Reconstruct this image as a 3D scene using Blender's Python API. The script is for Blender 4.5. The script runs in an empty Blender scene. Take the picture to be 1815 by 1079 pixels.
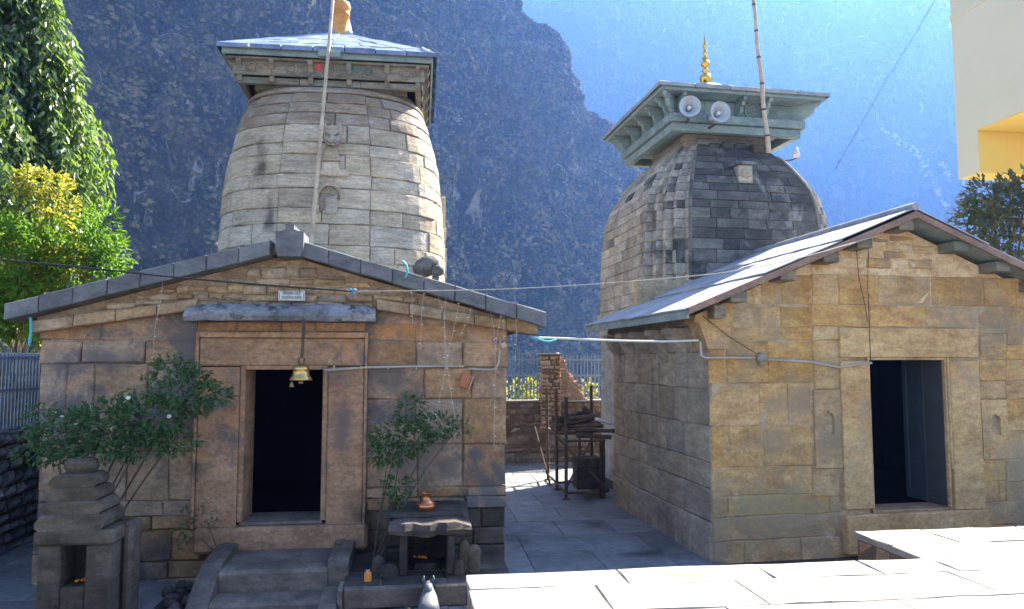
import bpy, math, random
from mathutils import Vector, Matrix, noise

# ------------------------------------------------------------------ scene, camera, light
S = bpy.context.scene
COL = S.collection
R = math.radians
FPX, CXP, CYP = 1300.0, 907.5, 539.5            # focal length and centre in photograph pixels
PITCH, YAW, EYE = R(4.42), R(7.1), 2.2
cam = bpy.data.cameras.new('camera'); camo = bpy.data.objects.new('camera', cam); COL.objects.link(camo)
camo.location = (0, 0, EYE); camo.rotation_euler = (R(90) + PITCH, 0, -YAW)
cam.sensor_width = 36.0; cam.lens = FPX / 1815 * 36; cam.clip_start = 0.05; cam.clip_end = 3000
S.camera = camo

SUN_EL, SUN_AZ = R(43), R(43)                    # azimuth measured from +X towards +Y
W = bpy.data.worlds.new('World'); S.world = W; W.use_nodes = True
wn = W.node_tree.nodes; wl = W.node_tree.links
bg = wn['Background']
sky = wn.new('ShaderNodeTexSky'); sky.sky_type = 'NISHITA'; sky.sun_disc = False
sky.sun_elevation = SUN_EL; sky.sun_rotation = R(90) - SUN_AZ
sky.altitude = 1900; sky.air_density = 1.0; sky.dust_density = 4.0; sky.ozone_density = 0.5
wl.new(sky.outputs[0], bg.inputs[0]); bg.inputs[1].default_value = 0.075
sun = bpy.data.lights.new('sun', 'SUN'); suno = bpy.data.objects.new('sun', sun); COL.objects.link(suno)
sun.energy = 5.0; sun.angle = R(0.5); sun.color = (1.0, 0.95, 0.86)
sd = Vector((math.cos(SUN_EL) * math.cos(SUN_AZ), math.cos(SUN_EL) * math.sin(SUN_AZ), math.sin(SUN_EL)))
suno.rotation_euler = sd.to_track_quat('Z', 'Y').to_euler(); suno.location = (20, 10, 30)
S.view_settings.view_transform = 'Standard'; S.view_settings.look = 'None'
S.view_settings.exposure = 2.35; S.view_settings.gamma = 1.0
S.render.engine = 'CYCLES'
S.cycles.use_denoising = True
S.cycles.max_bounces = 8; S.cycles.diffuse_bounces = 4; S.cycles.volume_bounces = 1

# ------------------------------------------------------------------ measuring: photograph pixel -> point on a real plane
_h = Vector((math.sin(YAW), math.cos(YAW), 0)); _r = Vector((math.cos(YAW), -math.sin(YAW), 0)); _z = Vector((0, 0, 1))
_f = math.cos(PITCH) * _h + math.sin(PITCH) * _z; _u = -math.sin(PITCH) * _h + math.cos(PITCH) * _z
EYEP = Vector((0, 0, EYE))
def ray(px, py): return _f + _r * ((px - CXP) / FPX) - _u * ((py - CYP) / FPX)
def onY(px, py, y): d = ray(px, py); return EYEP + d * (y / d.y)
def onZ(px, py, z): d = ray(px, py); return EYEP + d * ((z - EYE) / d.z)
class Frame:
    """a building's own axes: x right, y back, z up"""
    def __init__(s, ox, oy, rot): s.o = Vector((ox, oy, 0)); s.rot = rot; s.m = Matrix.Rotation(-rot, 3, 'Z')
    def at(s, px, py, y=0.0):
        c = s.m @ (EYEP - s.o); d = s.m @ ray(px, py)
        return c + d * ((y - c.y) / d.y)
    def side(s, px, py, x):
        c = s.m @ (EYEP - s.o); d = s.m @ ray(px, py)
        return c + d * ((x - c.x) / d.x)

# ------------------------------------------------------------------ mesh helpers
class MB:
    def __init__(s): s.v = []; s.f = []
    def add(s, vs, fs):
        n = len(s.v); s.v += [tuple(v) for v in vs]; s.f += [tuple(i + n for i in f) for f in fs]; return s
    def box(s, x0, x1, y0, y1, z0, z1, m=None):
        vs = [Vector(p) for p in ((x0,y0,z0),(x1,y0,z0),(x1,y1,z0),(x0,y1,z0),(x0,y0,z1),(x1,y0,z1),(x1,y1,z1),(x0,y1,z1))]
        if m: vs = [m @ v for v in vs]
        return s.add(vs, [(0,3,2,1),(4,5,6,7),(0,1,5,4),(1,2,6,5),(2,3,7,6),(3,0,4,7)])
    def cbox(s, x0, x1, y0, y1, z0, z1, c, m=None):
        """box with chamfered edges"""
        cx, cy, cz = (x0+x1)/2, (y0+y1)/2, (z0+z1)/2; hx, hy, hz = (x1-x0)/2, (y1-y0)/2, (z1-z0)/2
        c = min(c, hx*.9, hy*.9, hz*.9)
        vs = []
        idx = {}
        for sx in (-1,1):
            for sy in (-1,1):
                for sz in (-1,1):
                    for ax in range(3):
                        p = [hx*sx, hy*sy, hz*sz]
                        for k in range(3):
                            if k != ax: p[k] -= c * (sx,sy,sz)[k]
                        idx[(sx,sy,sz,ax)] = len(vs); v = Vector((cx+p[0], cy+p[1], cz+p[2])); vs.append(m @ v if m else v)
        fs = []
        for ax in range(3):
            a, b = [k for k in range(3) if k != ax]
            for sg in (-1,1):
                q = []
                for (sa, sb) in ((-1,-1),(1,-1),(1,1),(-1,1)):
                    t = [0,0,0]; t[ax] = sg; t[a] = sa; t[b] = sb; q.append(idx[(*t, ax)])
                if (sg > 0) == (ax == 1): q.reverse()
                fs.append(q)
        for ax in range(3):
            a, b = [k for k in range(3) if k != ax]
            for sa in (-1,1):
                for sb in (-1,1):
                    def t(sx, w):
                        k = [0,0,0]; k[ax] = sx; k[a] = sa; k[b] = sb; return idx[(*k, w)]
                    q = [t(-1,a), t(1,a), t(1,b), t(-1,b)]
                    if (sa*sb > 0) == (ax != 1): q.reverse()
                    fs.append(q)
        for sx in (-1,1):
            for sy in (-1,1):
                for sz in (-1,1):
                    q = [idx[(sx,sy,sz,k)] for k in range(3)]
                    if sx*sy*sz < 0: q.reverse()
                    fs.append(q)
        return s.add(vs, fs)
    def tube(s, pts, rad, n=8, caps=True):
        pts = [Vector(p) for p in pts]; k = len(pts)
        rr = rad if isinstance(rad, (list, tuple)) else [rad] * k
        vs = []; up = None
        for i, p in enumerate(pts):
            t = (pts[min(i+1,k-1)] - pts[max(i-1,0)]).normalized()
            if up is None:
                up = Vector((0,0,1)) if abs(t.z) < .9 else Vector((1,0,0))
            a = t.cross(up)
            if a.length < 1e-6: a = t.orthogonal()
            a.normalize(); b = a.cross(t).normalized(); up = b
            for j in range(n):
                w = 2*math.pi*j/n; vs.append(p + (a*math.cos(w) + b*math.sin(w)) * rr[i])
        fs = []
        for i in range(k-1):
            for j in range(n):
                fs.append((i*n+j, i*n+(j+1)%n, (i+1)*n+(j+1)%n, (i+1)*n+j))
        if caps: fs.append(tuple(reversed(range(n)))); fs.append(tuple(range((k-1)*n, k*n)))
        return s.add(vs, fs)
    def lathe(s, prof, n=16, m=None, caps=True):
        vs = []
        for (r, z) in prof:
            for j in range(n):
                w = 2*math.pi*j/n; v = Vector((r*math.cos(w), r*math.sin(w), z)); vs.append(m @ v if m else v)
        fs = []
        for i in range(len(prof)-1):
            for j in range(n):
                fs.append((i*n+j, i*n+(j+1)%n, (i+1)*n+(j+1)%n, (i+1)*n+j))
        if caps: fs.append(tuple(reversed(range(n)))); k = len(prof); fs.append(tuple(range((k-1)*n, k*n)))
        return s.add(vs, fs)
    def prism(s, pts, axis, a, b, m=None):
        """closed outline pts (2-D) pushed from a to b along axis ('x' -> pts are y,z ; 'y' -> x,z ; 'z' -> x,y)"""
        def mk(p, t):
            v = Vector((t, p[0], p[1])) if axis == 'x' else Vector((p[0], t, p[1])) if axis == 'y' else Vector((p[0], p[1], t))
            return m @ v if m else v
        n = len(pts); vs = [mk(p, a) for p in pts] + [mk(p, b) for p in pts]
        fs = [tuple(range(n)), tuple(reversed(range(n, 2*n)))] + [(i, i+n, (i+1)%n+n, (i+1)%n) for i in range(n)]
        return s.add(vs, fs)
    def build(s, name, mat=None, parent=None, smooth=False):
        me = bpy.data.meshes.new(name); me.from_pydata(s.v, [], s.f); me.update()
        import bmesh
        bm = bmesh.new(); bm.from_mesh(me); bmesh.ops.recalc_face_normals(bm, faces=bm.faces); bm.to_mesh(me); bm.free()
        if smooth: me.polygons.foreach_set('use_smooth', [True] * len(me.polygons))
        return obj(name, me, mat, parent)
def obj(name, me, mat=None, parent=None):
    o = bpy.data.objects.new(name, me); COL.objects.link(o)
    if mat is not None and me is not None and not me.materials: me.materials.append(M[mat] if isinstance(mat, str) else mat)
    if parent is not None: o.parent = parent
    return o
def raw(name, vs, fs, mat, parent=None, smooth=False):
    me = bpy.data.meshes.new(name); me.from_pydata([tuple(v) for v in vs], [], fs); me.update()
    if smooth: me.polygons.foreach_set('use_smooth', [True] * len(me.polygons))
    return obj(name, me, mat, parent)
def tag(o, label, cat, group=None, kind=None):
    if label: o['label'] = label
    if cat: o['category'] = cat
    if group: o['group'] = group
    if kind: o['kind'] = kind
    return o
def thing(name, label, cat, loc=(0,0,0), rot=0.0, group=None):
    o = bpy.data.objects.new(name, None); COL.objects.link(o); o.empty_display_size = .2
    o.location = loc; o.rotation_euler = (0, 0, rot); return tag(o, label, cat, group)

def stone(fn, u0, u1, v0, v1, rng, parent, mat, name='stone_block', proud=.012, depth=.06, ch=.012, nu=2, nv=1,
          rough=.004, jit=.004, bulge=0.0, gap=.004):
    """one stone: fn(u, v, d) maps its face coordinates and outward depth into space"""
    u0 += gap; u1 -= gap; v0 += gap; v1 -= gap
    if u1 - u0 < .02 or v1 - v0 < .015: return None
    c = min(ch, (u1-u0)*.3, (v1-v0)*.3)
    vs = []; ring = []; back = []
    cj = [[(rng.uniform(-jit, jit), rng.uniform(-jit, jit)) for _ in range(nu+1)] for _ in range(nv+1)]
    tilt = rng.uniform(-1, 1) * rough * 1.5; tilt2 = rng.uniform(-1, 1) * rough * 1.5
    for j in range(nv+1):
        for i in range(nu+1):
            a, b = i/nu, j/nv
            u = u0 + c + (u1-u0-2*c)*a + cj[j][i][0]; v = v0 + c + (v1-v0-2*c)*b + cj[j][i][1]
            d = proud + rng.uniform(-rough, rough) + tilt*(a-.5) + tilt2*(b-.5) + bulge*(1-(2*a-1)**2)*(1-(2*b-1)**2)
            vs.append(fn(u, v, d))
    per = [(i, 0) for i in range(nu)] + [(nu, j) for j in range(nv)] + [(i, nv) for i in range(nu, 0, -1)] + [(0, j) for j in range(nv, 0, -1)]
    k = len(per); base = len(vs)
    for (i, j) in per:
        u = u0 + (u1-u0)*i/nu + cj[j][i][0]; v = v0 + (v1-v0)*j/nv + cj[j][i][1]
        vs.append(fn(u, v, proud - c*1.1))
    for (i, j) in per:
        u = u0 + (u1-u0)*i/nu; v = v0 + (v1-v0)*j/nv
        vs.append(fn(u, v, -depth))
    fs = []
    w = nu + 1
    for j in range(nv):
        for i in range(nu): fs.append((j*w+i, j*w+i+1, (j+1)*w+i+1, (j+1)*w+i))
    for q in range(k):
        a, b = per[q], per[(q+1)%k]
        ga, gb = a[1]*w+a[0], b[1]*w+b[0]
        fs.append((ga, base+q, base+(q+1)%k, gb))
        fs.append((base+q, base+k+q, base+k+(q+1)%k, base+(q+1)%k))
    # outward orientation
    p0, p1, p2 = Vector(vs[fs[0][0]]), Vector(vs[fs[0][1]]), Vector(vs[fs[0][2]])
    n = (p1-p0).cross(p2-p0)
    um, vm = (u0+u1)/2, (v0+v1)/2
    if n.dot(Vector(fn(um, vm, .1)) - Vector(fn(um, vm, 0))) < 0: fs = [tuple(reversed(f)) for f in fs]
    return raw(name, vs, fs, mat, parent)

def split(a, b, mean, rng, var=.35):
    """random cut points from a to b about mean apart"""
    n = max(1, round((b-a)/mean)); w = [1 + rng.uniform(-var, var) for _ in range(n)]; t = sum(w); out = [a]; acc = a
    for x in w: acc += x/t*(b-a); out.append(acc)
    out[-1] = b
    return out

# ------------------------------------------------------------------ materials
M = {}
def srgb(r, g, b):
    f = lambda c: (c/255/12.92) if c/255 <= .04045 else ((c/255+.055)/1.055)**2.4
    return (f(r), f(g), f(b), 1)
def nodes(name):
    m = bpy.data.materials.new(name); m.use_nodes = True; nt = m.node_tree
    return m, nt, nt.nodes, nt.links, nt.nodes['Principled BSDF']
def noise_tex(N, L, vec, scale, detail=4, rough=.6, dist=0.0):
    t = N.new('ShaderNodeTexNoise'); t.inputs['Scale'].default_value = scale; t.inputs['Detail'].default_value = detail
    t.inputs['Roughness'].default_value = rough; t.inputs['Distortion'].default_value = dist; L.new(vec, t.inputs['Vector']); return t.outputs['Fac']
def ramp(N, L, fac, stops):
    r = N.new('ShaderNodeValToRGB'); e = r.color_ramp.elements
    while len(e) > 1: e.remove(e[-1])
    e[0].position = stops[0][0]; e[0].color = stops[0][1]
    for p, c in stops[1:]:
        n = e.new(p); n.color = c
    L.new(fac, r.inputs[0]); return r.outputs[0]
def mixc(N, L, fac, a, b, mode='MIX'):
    m = N.new('ShaderNodeMix'); m.data_type = 'RGBA'; m.blend_type = mode
    for sock, v in ((m.inputs[0], fac), (m.inputs[6], a), (m.inputs[7], b)):
        if isinstance(v, (float, int)): sock.default_value = v
        elif isinstance(v, tuple): sock.default_value = v
        else: L.new(v, sock)
    return m.outputs[2]
def g(v): return (v, v, v, 1)
def c4(c): return (*c, 1)
def material(name, cols, scale=2.0, rough=.85, bump=.3, bscale=40, var=.25, patches=(), streak=None, grain=.25, spec=.3,
             metal=0.0, stretch=(1,1,1), dist=.02, bdist=.01, hue=.0, mottle=.33, mscale=5.0, spots=()):
    """cols: colours from dark to light mixed by noise; patches: (colour, scale, threshold, softness); streak: (colour, threshold)"""
    m, nt, N, L, P = nodes(name)
    geo = N.new('ShaderNodeTexCoord'); vec = geo.outputs['Object']
    mp = N.new('ShaderNodeMapping'); mp.inputs['Scale'].default_value = stretch; L.new(vec, mp.inputs[0]); v = mp.outputs[0]
    oi = N.new('ShaderNodeObjectInfo')
    off = N.new('ShaderNodeVectorMath'); off.operation = 'SCALE'; off.inputs[0].default_value = (37, 17, 23); L.new(oi.outputs['Random'], off.inputs[3])
    va = N.new('ShaderNodeVectorMath'); va.operation = 'ADD'; L.new(v, va.inputs[0]); L.new(off.outputs[0], va.inputs[1]); vo = va.outputs[0]
    f = noise_tex(N, L, vo, scale, 6, .62, .4)
    k = len(cols); c = ramp(N, L, f, [(.3 + .4*i/max(1, k-1), c4(x)) for i, x in enumerate(cols)])
    if grain:
        gfine = noise_tex(N, L, v, bscale*.8, 5, .7)
        c = mixc(N, L, grain, c, ramp(N, L, gfine, [(.32, g(.25)), (.68, g(.8))]), 'OVERLAY')
    if mottle:
        mb = N.new('ShaderNodeMapping'); mb.inputs['Scale'].default_value = (.7, .7, 2.0); L.new(vo, mb.inputs[0])
        mf = noise_tex(N, L, mb.outputs[0], mscale, 10, .8, .15)
        c = mixc(N, L, mottle, c, ramp(N, L, mf, [(.38, g(.10)), (.62, g(.90))]), 'OVERLAY')
        pv_ = N.new('ShaderNodeTexVoronoi'); pv_.inputs['Scale'].default_value = bscale*1.6; L.new(mb.outputs[0], pv_.inputs['Vector'])
        pf_ = ramp(N, L, pv_.outputs['Distance'], [(.10, g(.35)), (.28, g(1))])
        c = mixc(N, L, mottle*.75, c, pf_, 'MULTIPLY')
    for (pc, ps, th, so) in patches:
        pf = noise_tex(N, L, v, ps, 9, .72, .25); so = so + .05; th = th - .015
        fac = ramp(N, L, pf, [(th, g(0)), (min(1, th+so), g(1))])
        c = mixc(N, L, fac, c, c4(pc))
    if streak:
        ms = N.new('ShaderNodeMapping'); ms.inputs['Scale'].default_value = streak[2] if len(streak) > 2 else (3.5, 3.5, .35); L.new(vec, ms.inputs[0])
        sf = noise_tex(N, L, ms.outputs[0], 1.0, 6, .65, .3)
        fac = ramp(N, L, sf, [(streak[1], g(0)), (min(1, streak[1] + .16), g(.85))])
        c = mixc(N, L, fac, c, c4(streak[0]))
    for (ctr, rad, sc) in spots:
        sb_ = N.new('ShaderNodeVectorMath'); sb_.operation = 'SUBTRACT'; L.new(vec, sb_.inputs[0]); sb_.inputs[1].default_value = ctr
        dv_ = N.new('ShaderNodeVectorMath'); dv_.operation = 'DIVIDE'; L.new(sb_.outputs[0], dv_.inputs[0]); dv_.inputs[1].default_value = rad
        nz_ = N.new('ShaderNodeTexNoise'); nz_.inputs['Scale'].default_value = 3.0; nz_.inputs['Detail'].default_value = 7; L.new(vec, nz_.inputs['Vector'])
        ns_ = N.new('ShaderNodeVectorMath'); ns_.operation = 'MULTIPLY_ADD'; L.new(nz_.outputs['Color'], ns_.inputs[0]); ns_.inputs[1].default_value = (2.4, 2.4, 2.4); ns_.inputs[2].default_value = (-1.2, -1.2, -1.2)
        ad_ = N.new('ShaderNodeVectorMath'); ad_.operation = 'ADD'; L.new(dv_.outputs[0], ad_.inputs[0]); L.new(ns_.outputs[0], ad_.inputs[1])
        ln_ = N.new('ShaderNodeVectorMath'); ln_.operation = 'LENGTH'; L.new(ad_.outputs[0], ln_.inputs[0])
        c = mixc(N, L, ramp(N, L, ln_.outputs['Value'], [(.35, g(.8)), (1.15, g(0))]), c, c4(sc))
    if var:
        hv = N.new('ShaderNodeHueSaturation'); L.new(c, hv.inputs['Color'])
        mr = N.new('ShaderNodeMapRange'); mr.inputs[3].default_value = 1-var; mr.inputs[4].default_value = 1+var
        L.new(oi.outputs['Random'], mr.inputs[0]); L.new(mr.outputs[0], hv.inputs['Value'])
        if hue:
            ma = N.new('ShaderNodeMath'); ma.operation = 'MULTIPLY'; ma.inputs[1].default_value = 13.7; L.new(oi.outputs['Random'], ma.inputs[0])
            fr = N.new('ShaderNodeMath'); fr.operation = 'FRACT'; L.new(ma.outputs[0], fr.inputs[0])
            m2 = N.new('ShaderNodeMapRange'); m2.inputs[3].default_value = 1-hue; m2.inputs[4].default_value = 1+hue
            L.new(fr.outputs[0], m2.inputs[0]); L.new(m2.outputs[0], hv.inputs['Saturation'])
        c = hv.outputs[0]
    L.new(c, P.inputs['Base Color'])
    P.inputs['Roughness'].default_value = rough; P.inputs['Specular IOR Level'].default_value = spec; P.inputs['Metallic'].default_value = metal
    if bump:
        b1 = noise_tex(N, L, v, bscale, 6, .65); b2 = noise_tex(N, L, v, bscale*.22, 4, .6, .5)
        ad = N.new('ShaderNodeMath'); ad.operation = 'MULTIPLY_ADD'; ad.inputs[1].default_value = 2.2; L.new(b2, ad.inputs[0]); L.new(b1, ad.inputs[2])
        bp = N.new('ShaderNodeBump'); bp.inputs['Strength'].default_value = bump; bp.inputs['Distance'].default_value = bdist
        L.new(ad.outputs[0], bp.inputs['Height']); L.new(bp.outputs[0], P.inputs['Normal'])
    M[name] = m; return m
def plain(name, col, rough=.5, metal=0.0, spec=.5, bump=0.0, bscale=60, var=0.0, grain=.12):
    return material(name, [tuple(x*.85 for x in col), tuple(min(1, x*1.1) for x in col)], 6, rough, bump, bscale, var, (), None, grain, spec, metal, mottle=.1)

# ochre ashlar of the right hall; brown and red worn ashlar of the left hall
material('ochre_stone', [(.38,.23,.10), (.54,.34,.15), (.64,.435,.21)], 1.6, .9, .9, 34, .07, [((.31,.265,.19), 1.0, .50, .12), ((.64,.34,.13), 1.4, .59, .06), ((.74,.60,.42), 2.6, .64, .03)], ((.28,.195,.115), .62, (3.0, 3.0, .5)), .4, .2, hue=.1, spots=[((-1.7, 0, .45), (1.1, 1, .5), (.40,.315,.19)), ((-.95, 0, 1.35), (.35, 1, .3), (.32,.26,.17)), ((-1.4, 0, 1.75), (.55, 1, .22), (.36,.27,.18)), ((1.6, 0, .9), (.5, 1, .5), (.40,.31,.19))])
material('ochre_frame', [(.42,.265,.125), (.57,.375,.18), (.65,.455,.24)], 1.4, .9, .5, 30, .06, [((.40,.33,.215), 1.3, .56, .08), ((.70,.35,.12), 1.2, .60, .08), ((.66,.58,.45), 3.2, .69, .03)], None, .4, .2)
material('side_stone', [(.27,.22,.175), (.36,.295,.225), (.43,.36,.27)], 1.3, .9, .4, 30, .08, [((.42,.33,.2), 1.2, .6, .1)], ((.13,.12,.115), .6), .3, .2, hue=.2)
material('plaster_rubble', [(.48,.32,.165), (.64,.46,.265), (.76,.59,.39)], 5, .95, .8, 26, .16, [((.35,.23,.11), 5, .6, .1)], None, .4, .15, bdist=.02)
material('mortar', [(.36,.27,.165), (.52,.40,.26)], 6, .95, .6, 40, 0, (), None, .3, .1)
material('mortar_dark', [(.12,.08,.055), (.2,.14,.10)], 6, .95, .6, 40, 0, (), None, .3, .1)
material('brown_stone', [(.23,.15,.095), (.37,.24,.148), (.47,.325,.21)], 1.8, .92, .9, 32, .12, [((.52,.275,.15), 1.0, .56, .05), ((.165,.142,.138), .8, .51, .02), ((.58,.46,.34), 3.2, .68, .03)], ((.10,.08,.07), .62), .45, .2, hue=.25, spots=[((.72, 0, .35), (.75, 1, .42), (.06,.052,.048)), ((-1.55, 0, .12), (.75, 1, .32), (.07,.06,.055)), ((1.5, 0, 1.15), (.55, 1, .35), (.17,.145,.135)), ((-1.9, 0, 2.2), (.5, 1, .18), (.15,.13,.13)), ((.95, 0, 2.05), (.35, 1, .2), (.13,.12,.125))])
material('brown_frame', [(.27,.16,.10), (.40,.24,.145), (.49,.31,.20)], 1.6, .9, .8, 28, .06, [((.55,.29,.155), 1.1, .56, .06), ((.19,.16,.152), 1.2, .57, .03), ((.5,.41,.31), 3.5, .67, .03)], ((.18,.13,.105), .64), .45, .2, spots=[((.95, 0, .55), (.3, 1, .35), (.08,.07,.065)), ((-.9, 0, 1.1), (.13, 1, .14), (.11,.095,.09)), ((.62, 0, 1.5), (.14, 1, .4), (.17,.145,.14))])
material('gable_stone', [(.28,.19,.12), (.42,.30,.195), (.53,.405,.27)], 3.0, .95, .8, 28, .2, [((.5,.39,.25), 2.5, .6, .06)], None, .4, .15, bdist=.018, hue=.2)
material('soot_stone', [(.035,.03,.03), (.08,.066,.058), (.14,.115,.098)], 2.2, .9, .5, 28, .25, [((.22,.19,.16), 3.0, .64, .05)], None, .4, .3)
material('plinth_stone', [(.10,.085,.075), (.17,.143,.122), (.24,.21,.18)], 2.0, .85, .4, 26, .15, [((.09,.08,.075), 1.6, .58, .08)], None, .35, .35)
material('mossy_stone', [(.06,.048,.036), (.11,.089,.067), (.17,.14,.107)], 2.4, .92, .5, 30, .12, [((.07,.075,.05), 2.0, .55, .1)], None, .35, .2)
material('hood_stone', [(.09,.093,.105), (.21,.215,.235), (.34,.335,.34)], 3.0, .85, .5, 26, .05, [((.045,.045,.05), 2.4, .52, .05), ((.5,.46,.4), 3, .66, .05)], None, .3, .3)
# towers
material('tower_pale', [(.34,.29,.22), (.45,.385,.295), (.54,.47,.37)], 1.6, .9, .8, 26, .15, [((.30,.275,.25), 1.1, .58, .1), ((.52,.39,.25), 1.3, .64, .06)], ((.07,.063,.06), .66, (1.7, 1.7, .45)), .4, .2, stretch=(1, 1, 2.2), hue=.25, spots=[((-.90, 2.9, 5.05), (.15, 1, .42), (.045,.04,.038)), ((-.74, 2.9, 4.3), (.10, 1, .5), (.10,.09,.08))])
material('tower_collar', [(.22,.17,.125), (.32,.26,.2), (.36,.34,.32)], 1.6, .9, .5, 26, .1, [((.30,.18,.10), 1.3, .56, .08)], None, .4, .2, stretch=(1, 1, 2))
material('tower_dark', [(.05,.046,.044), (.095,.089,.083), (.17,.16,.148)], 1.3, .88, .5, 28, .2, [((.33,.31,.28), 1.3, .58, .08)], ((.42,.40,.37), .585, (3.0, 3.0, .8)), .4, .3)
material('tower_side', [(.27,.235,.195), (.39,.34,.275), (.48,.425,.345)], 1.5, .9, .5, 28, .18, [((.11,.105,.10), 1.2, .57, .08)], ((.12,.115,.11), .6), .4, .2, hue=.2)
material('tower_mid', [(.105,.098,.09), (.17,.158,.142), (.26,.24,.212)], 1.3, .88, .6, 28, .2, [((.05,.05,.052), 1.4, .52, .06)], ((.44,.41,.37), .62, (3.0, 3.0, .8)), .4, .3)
material('joint_dark', [(.05,.045,.04), (.09,.08,.07)], 5, .95, .4, 40, 0, (), None, .2, .1)
material('joint_pale', [(.26,.245,.23), (.40,.38,.35)], 5, .95, .4, 40, 0, (), None, .2, .1)
# paving and walls
material('slate_paving', [(.125,.13,.142), (.175,.18,.19), (.225,.23,.235)], 1.6, .62, .25, 22, .16, [((.07,.075,.085), 1.0, .66, .03)], None, .3, .45, hue=.2, spots=[((2.62, 8.35, 0), (.42, .30, 1), (.02,.023,.03)), ((2.35, 9.9, 0), (.26, .30, 1), (.025,.028,.035)), ((1.2, 9.2, 0), (.22, .7, 1), (.03,.034,.042))])
material('pale_slab', [(.22,.20,.175), (.30,.275,.245), (.37,.34,.31)], 2.2, .8, .7, 16, .10, [((.40,.29,.21), 1.0, .55, .12), ((.25,.19,.14), .9, .64, .06)], None, .3, .3, stretch=(.5, 2.2, 1), bdist=.008, spots=[((1.62, 4.42, .9), (.22, .13, 1), (.22,.15,.10))])
material('earth', [(.10,.085,.065), (.16,.135,.10)], .8, .95, .4, 12, 0, [((.06,.075,.035), .3, .5, .1)], None, .3, .1)
material('field_stone', [(.13,.10,.075), (.22,.165,.12), (.31,.245,.185)], 2.5, .92, .5, 24, .3, (), None, .35, .2, hue=.3)
material('red_rubble', [(.30,.185,.12), (.42,.275,.185), (.52,.37,.26)], 2.5, .92, .6, 24, .2, (), None, .35, .2, hue=.2)
material('blue_boulder', [(.07,.075,.085), (.13,.135,.15), (.20,.205,.22)], 2.5, .8, .5, 20, .3, (), None, .35, .35)
# wood, metal, paint
material('green_paint', [(.18,.245,.24), (.235,.305,.30), (.28,.345,.335)], 2.0, .55, .15, 40, .08, [((.22,.20,.16), 5, .70, .03)], None, .15, .4)
material('weathered_wood', [(.12,.105,.085), (.23,.20,.16), (.33,.28,.21)], 3, .85, .45, 30, .15, [((.17,.215,.19), 1.7, .52, .08), ((.36,.23,.14), 2.2, .62, .06)], None, .4, .25, stretch=(1, 1, 3))
material('verge_slab', [(.10,.108,.122), (.145,.155,.17), (.19,.20,.215)], 2.2, .7, .2, 24, .14, [((.08,.08,.09), 1.5, .66, .05)], None, .25, .4)
material('roof_sheet', [(.22,.235,.27), (.31,.325,.35), (.38,.39,.41)], 1.6, .5, .12, 18, .06, [((.30,.28,.27), 1.5, .66, .04)], None, .12, .5)
material('slate_blue', [(.10,.15,.28), (.17,.235,.40), (.26,.32,.46)], 2.0, .55, .2, 24, .18, [((.40,.31,.28), 1.6, .62, .05)], None, .25, .5)
material('barge_wood', [(.22,.145,.11), (.32,.215,.165)], 3, .75, .25, 30, .05, (), None, .3, .3)
material('bamboo', [(.34,.27,.19), (.5,.41,.3), (.58,.5,.38)], 3, .6, .2, 30, 0, (), None, .25, .4, stretch=(1, 1, .3))
material('dark_timber', [(.045,.035,.03), (.085,.065,.05), (.14,.10,.075)], 4, .85, .4, 30, .25, (), None, .3, .25)
material('rusty_iron', [(.06,.045,.04), (.12,.08,.06), (.18,.11,.075)], 5, .75, .3, 40, .2, (), None, .3, .4)
plain('gold', (.85,.50,.10), .25, 1.0, .5, .05)
material('ochre_finial', [(.46,.17,.03), (.64,.27,.05), (.72,.36,.10)], 4, .45, .15, 30, 0, [((.62,.5,.36), 4, .66, .04)], None, .2, .5)
plain('copper', (.66,.26,.12), .32, .9, .5, .2, 30)
plain('brass', (.62,.42,.16), .33, .95, .5, .1, 40)
plain('grey_horn', (.42,.47,.52), .45, .0, .5, 0, 60, .1)
plain('white_paint', (.75,.74,.72), .5)
plain('sign_white', (.70,.72,.70), .5, 0, .5, 0)
plain('ink', (.03,.035,.05), .6)
plain('blue_paint', (.055,.075,.095), .5, 0, .5, .1)
plain('door_grey', (.075,.075,.078), .7, 0, .3)
plain('fence_blue', (.22,.29,.37), .5, .2, .5)
plain('pvc', (.46,.42,.36), .5)
plain('pvc_white', (.62,.62,.6), .4)
plain('black_cable', (.02,.02,.022), .5)
plain('cyan_ribbon', (.06,.45,.50), .6)
plain('blue_ribbon', (.04,.22,.55), .6)
plain('red_cloth', (.55,.06,.05), .8)
plain('orange_cloth', (.85,.33,.06), .7)
plain('marigold', (.95,.27,.02), .75)
plain('terracotta', (.45,.17,.09), .75, 0, .3, .2)
plain('marble_shaded', (.13,.14,.155), .6, 0, .4, .15, 30)  # bull's grey stone, darkened so that shade is painted into it
plain('bulb', (.75,.72,.66), .3)
plain('painted_gloom', (.008,.007,.0065), .95, 0, .05)  # near-black: doorway darkness painted into floor, lining and ceiling
material('cream_paint', [(.78,.69,.48), (.84,.75,.54)], .5, .8, .05, 8, 0, [((.5,.46,.36), .35, .68, .02)], None, 0, .2, mottle=0)
material('glow_yellow_paint', [(.90,.64,.16), (.93,.70,.20)], .5, .8, .05, 8, 0, (), None, 0, .2, mottle=0)  # yellow paint, brightened to stand in for glow bounced from below
plain('junction_box', (.30,.27,.22), .6)
plain('tan_card', (.55,.40,.26), .7)
plain('bird_grey', (.62,.63,.66), .8)

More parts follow.
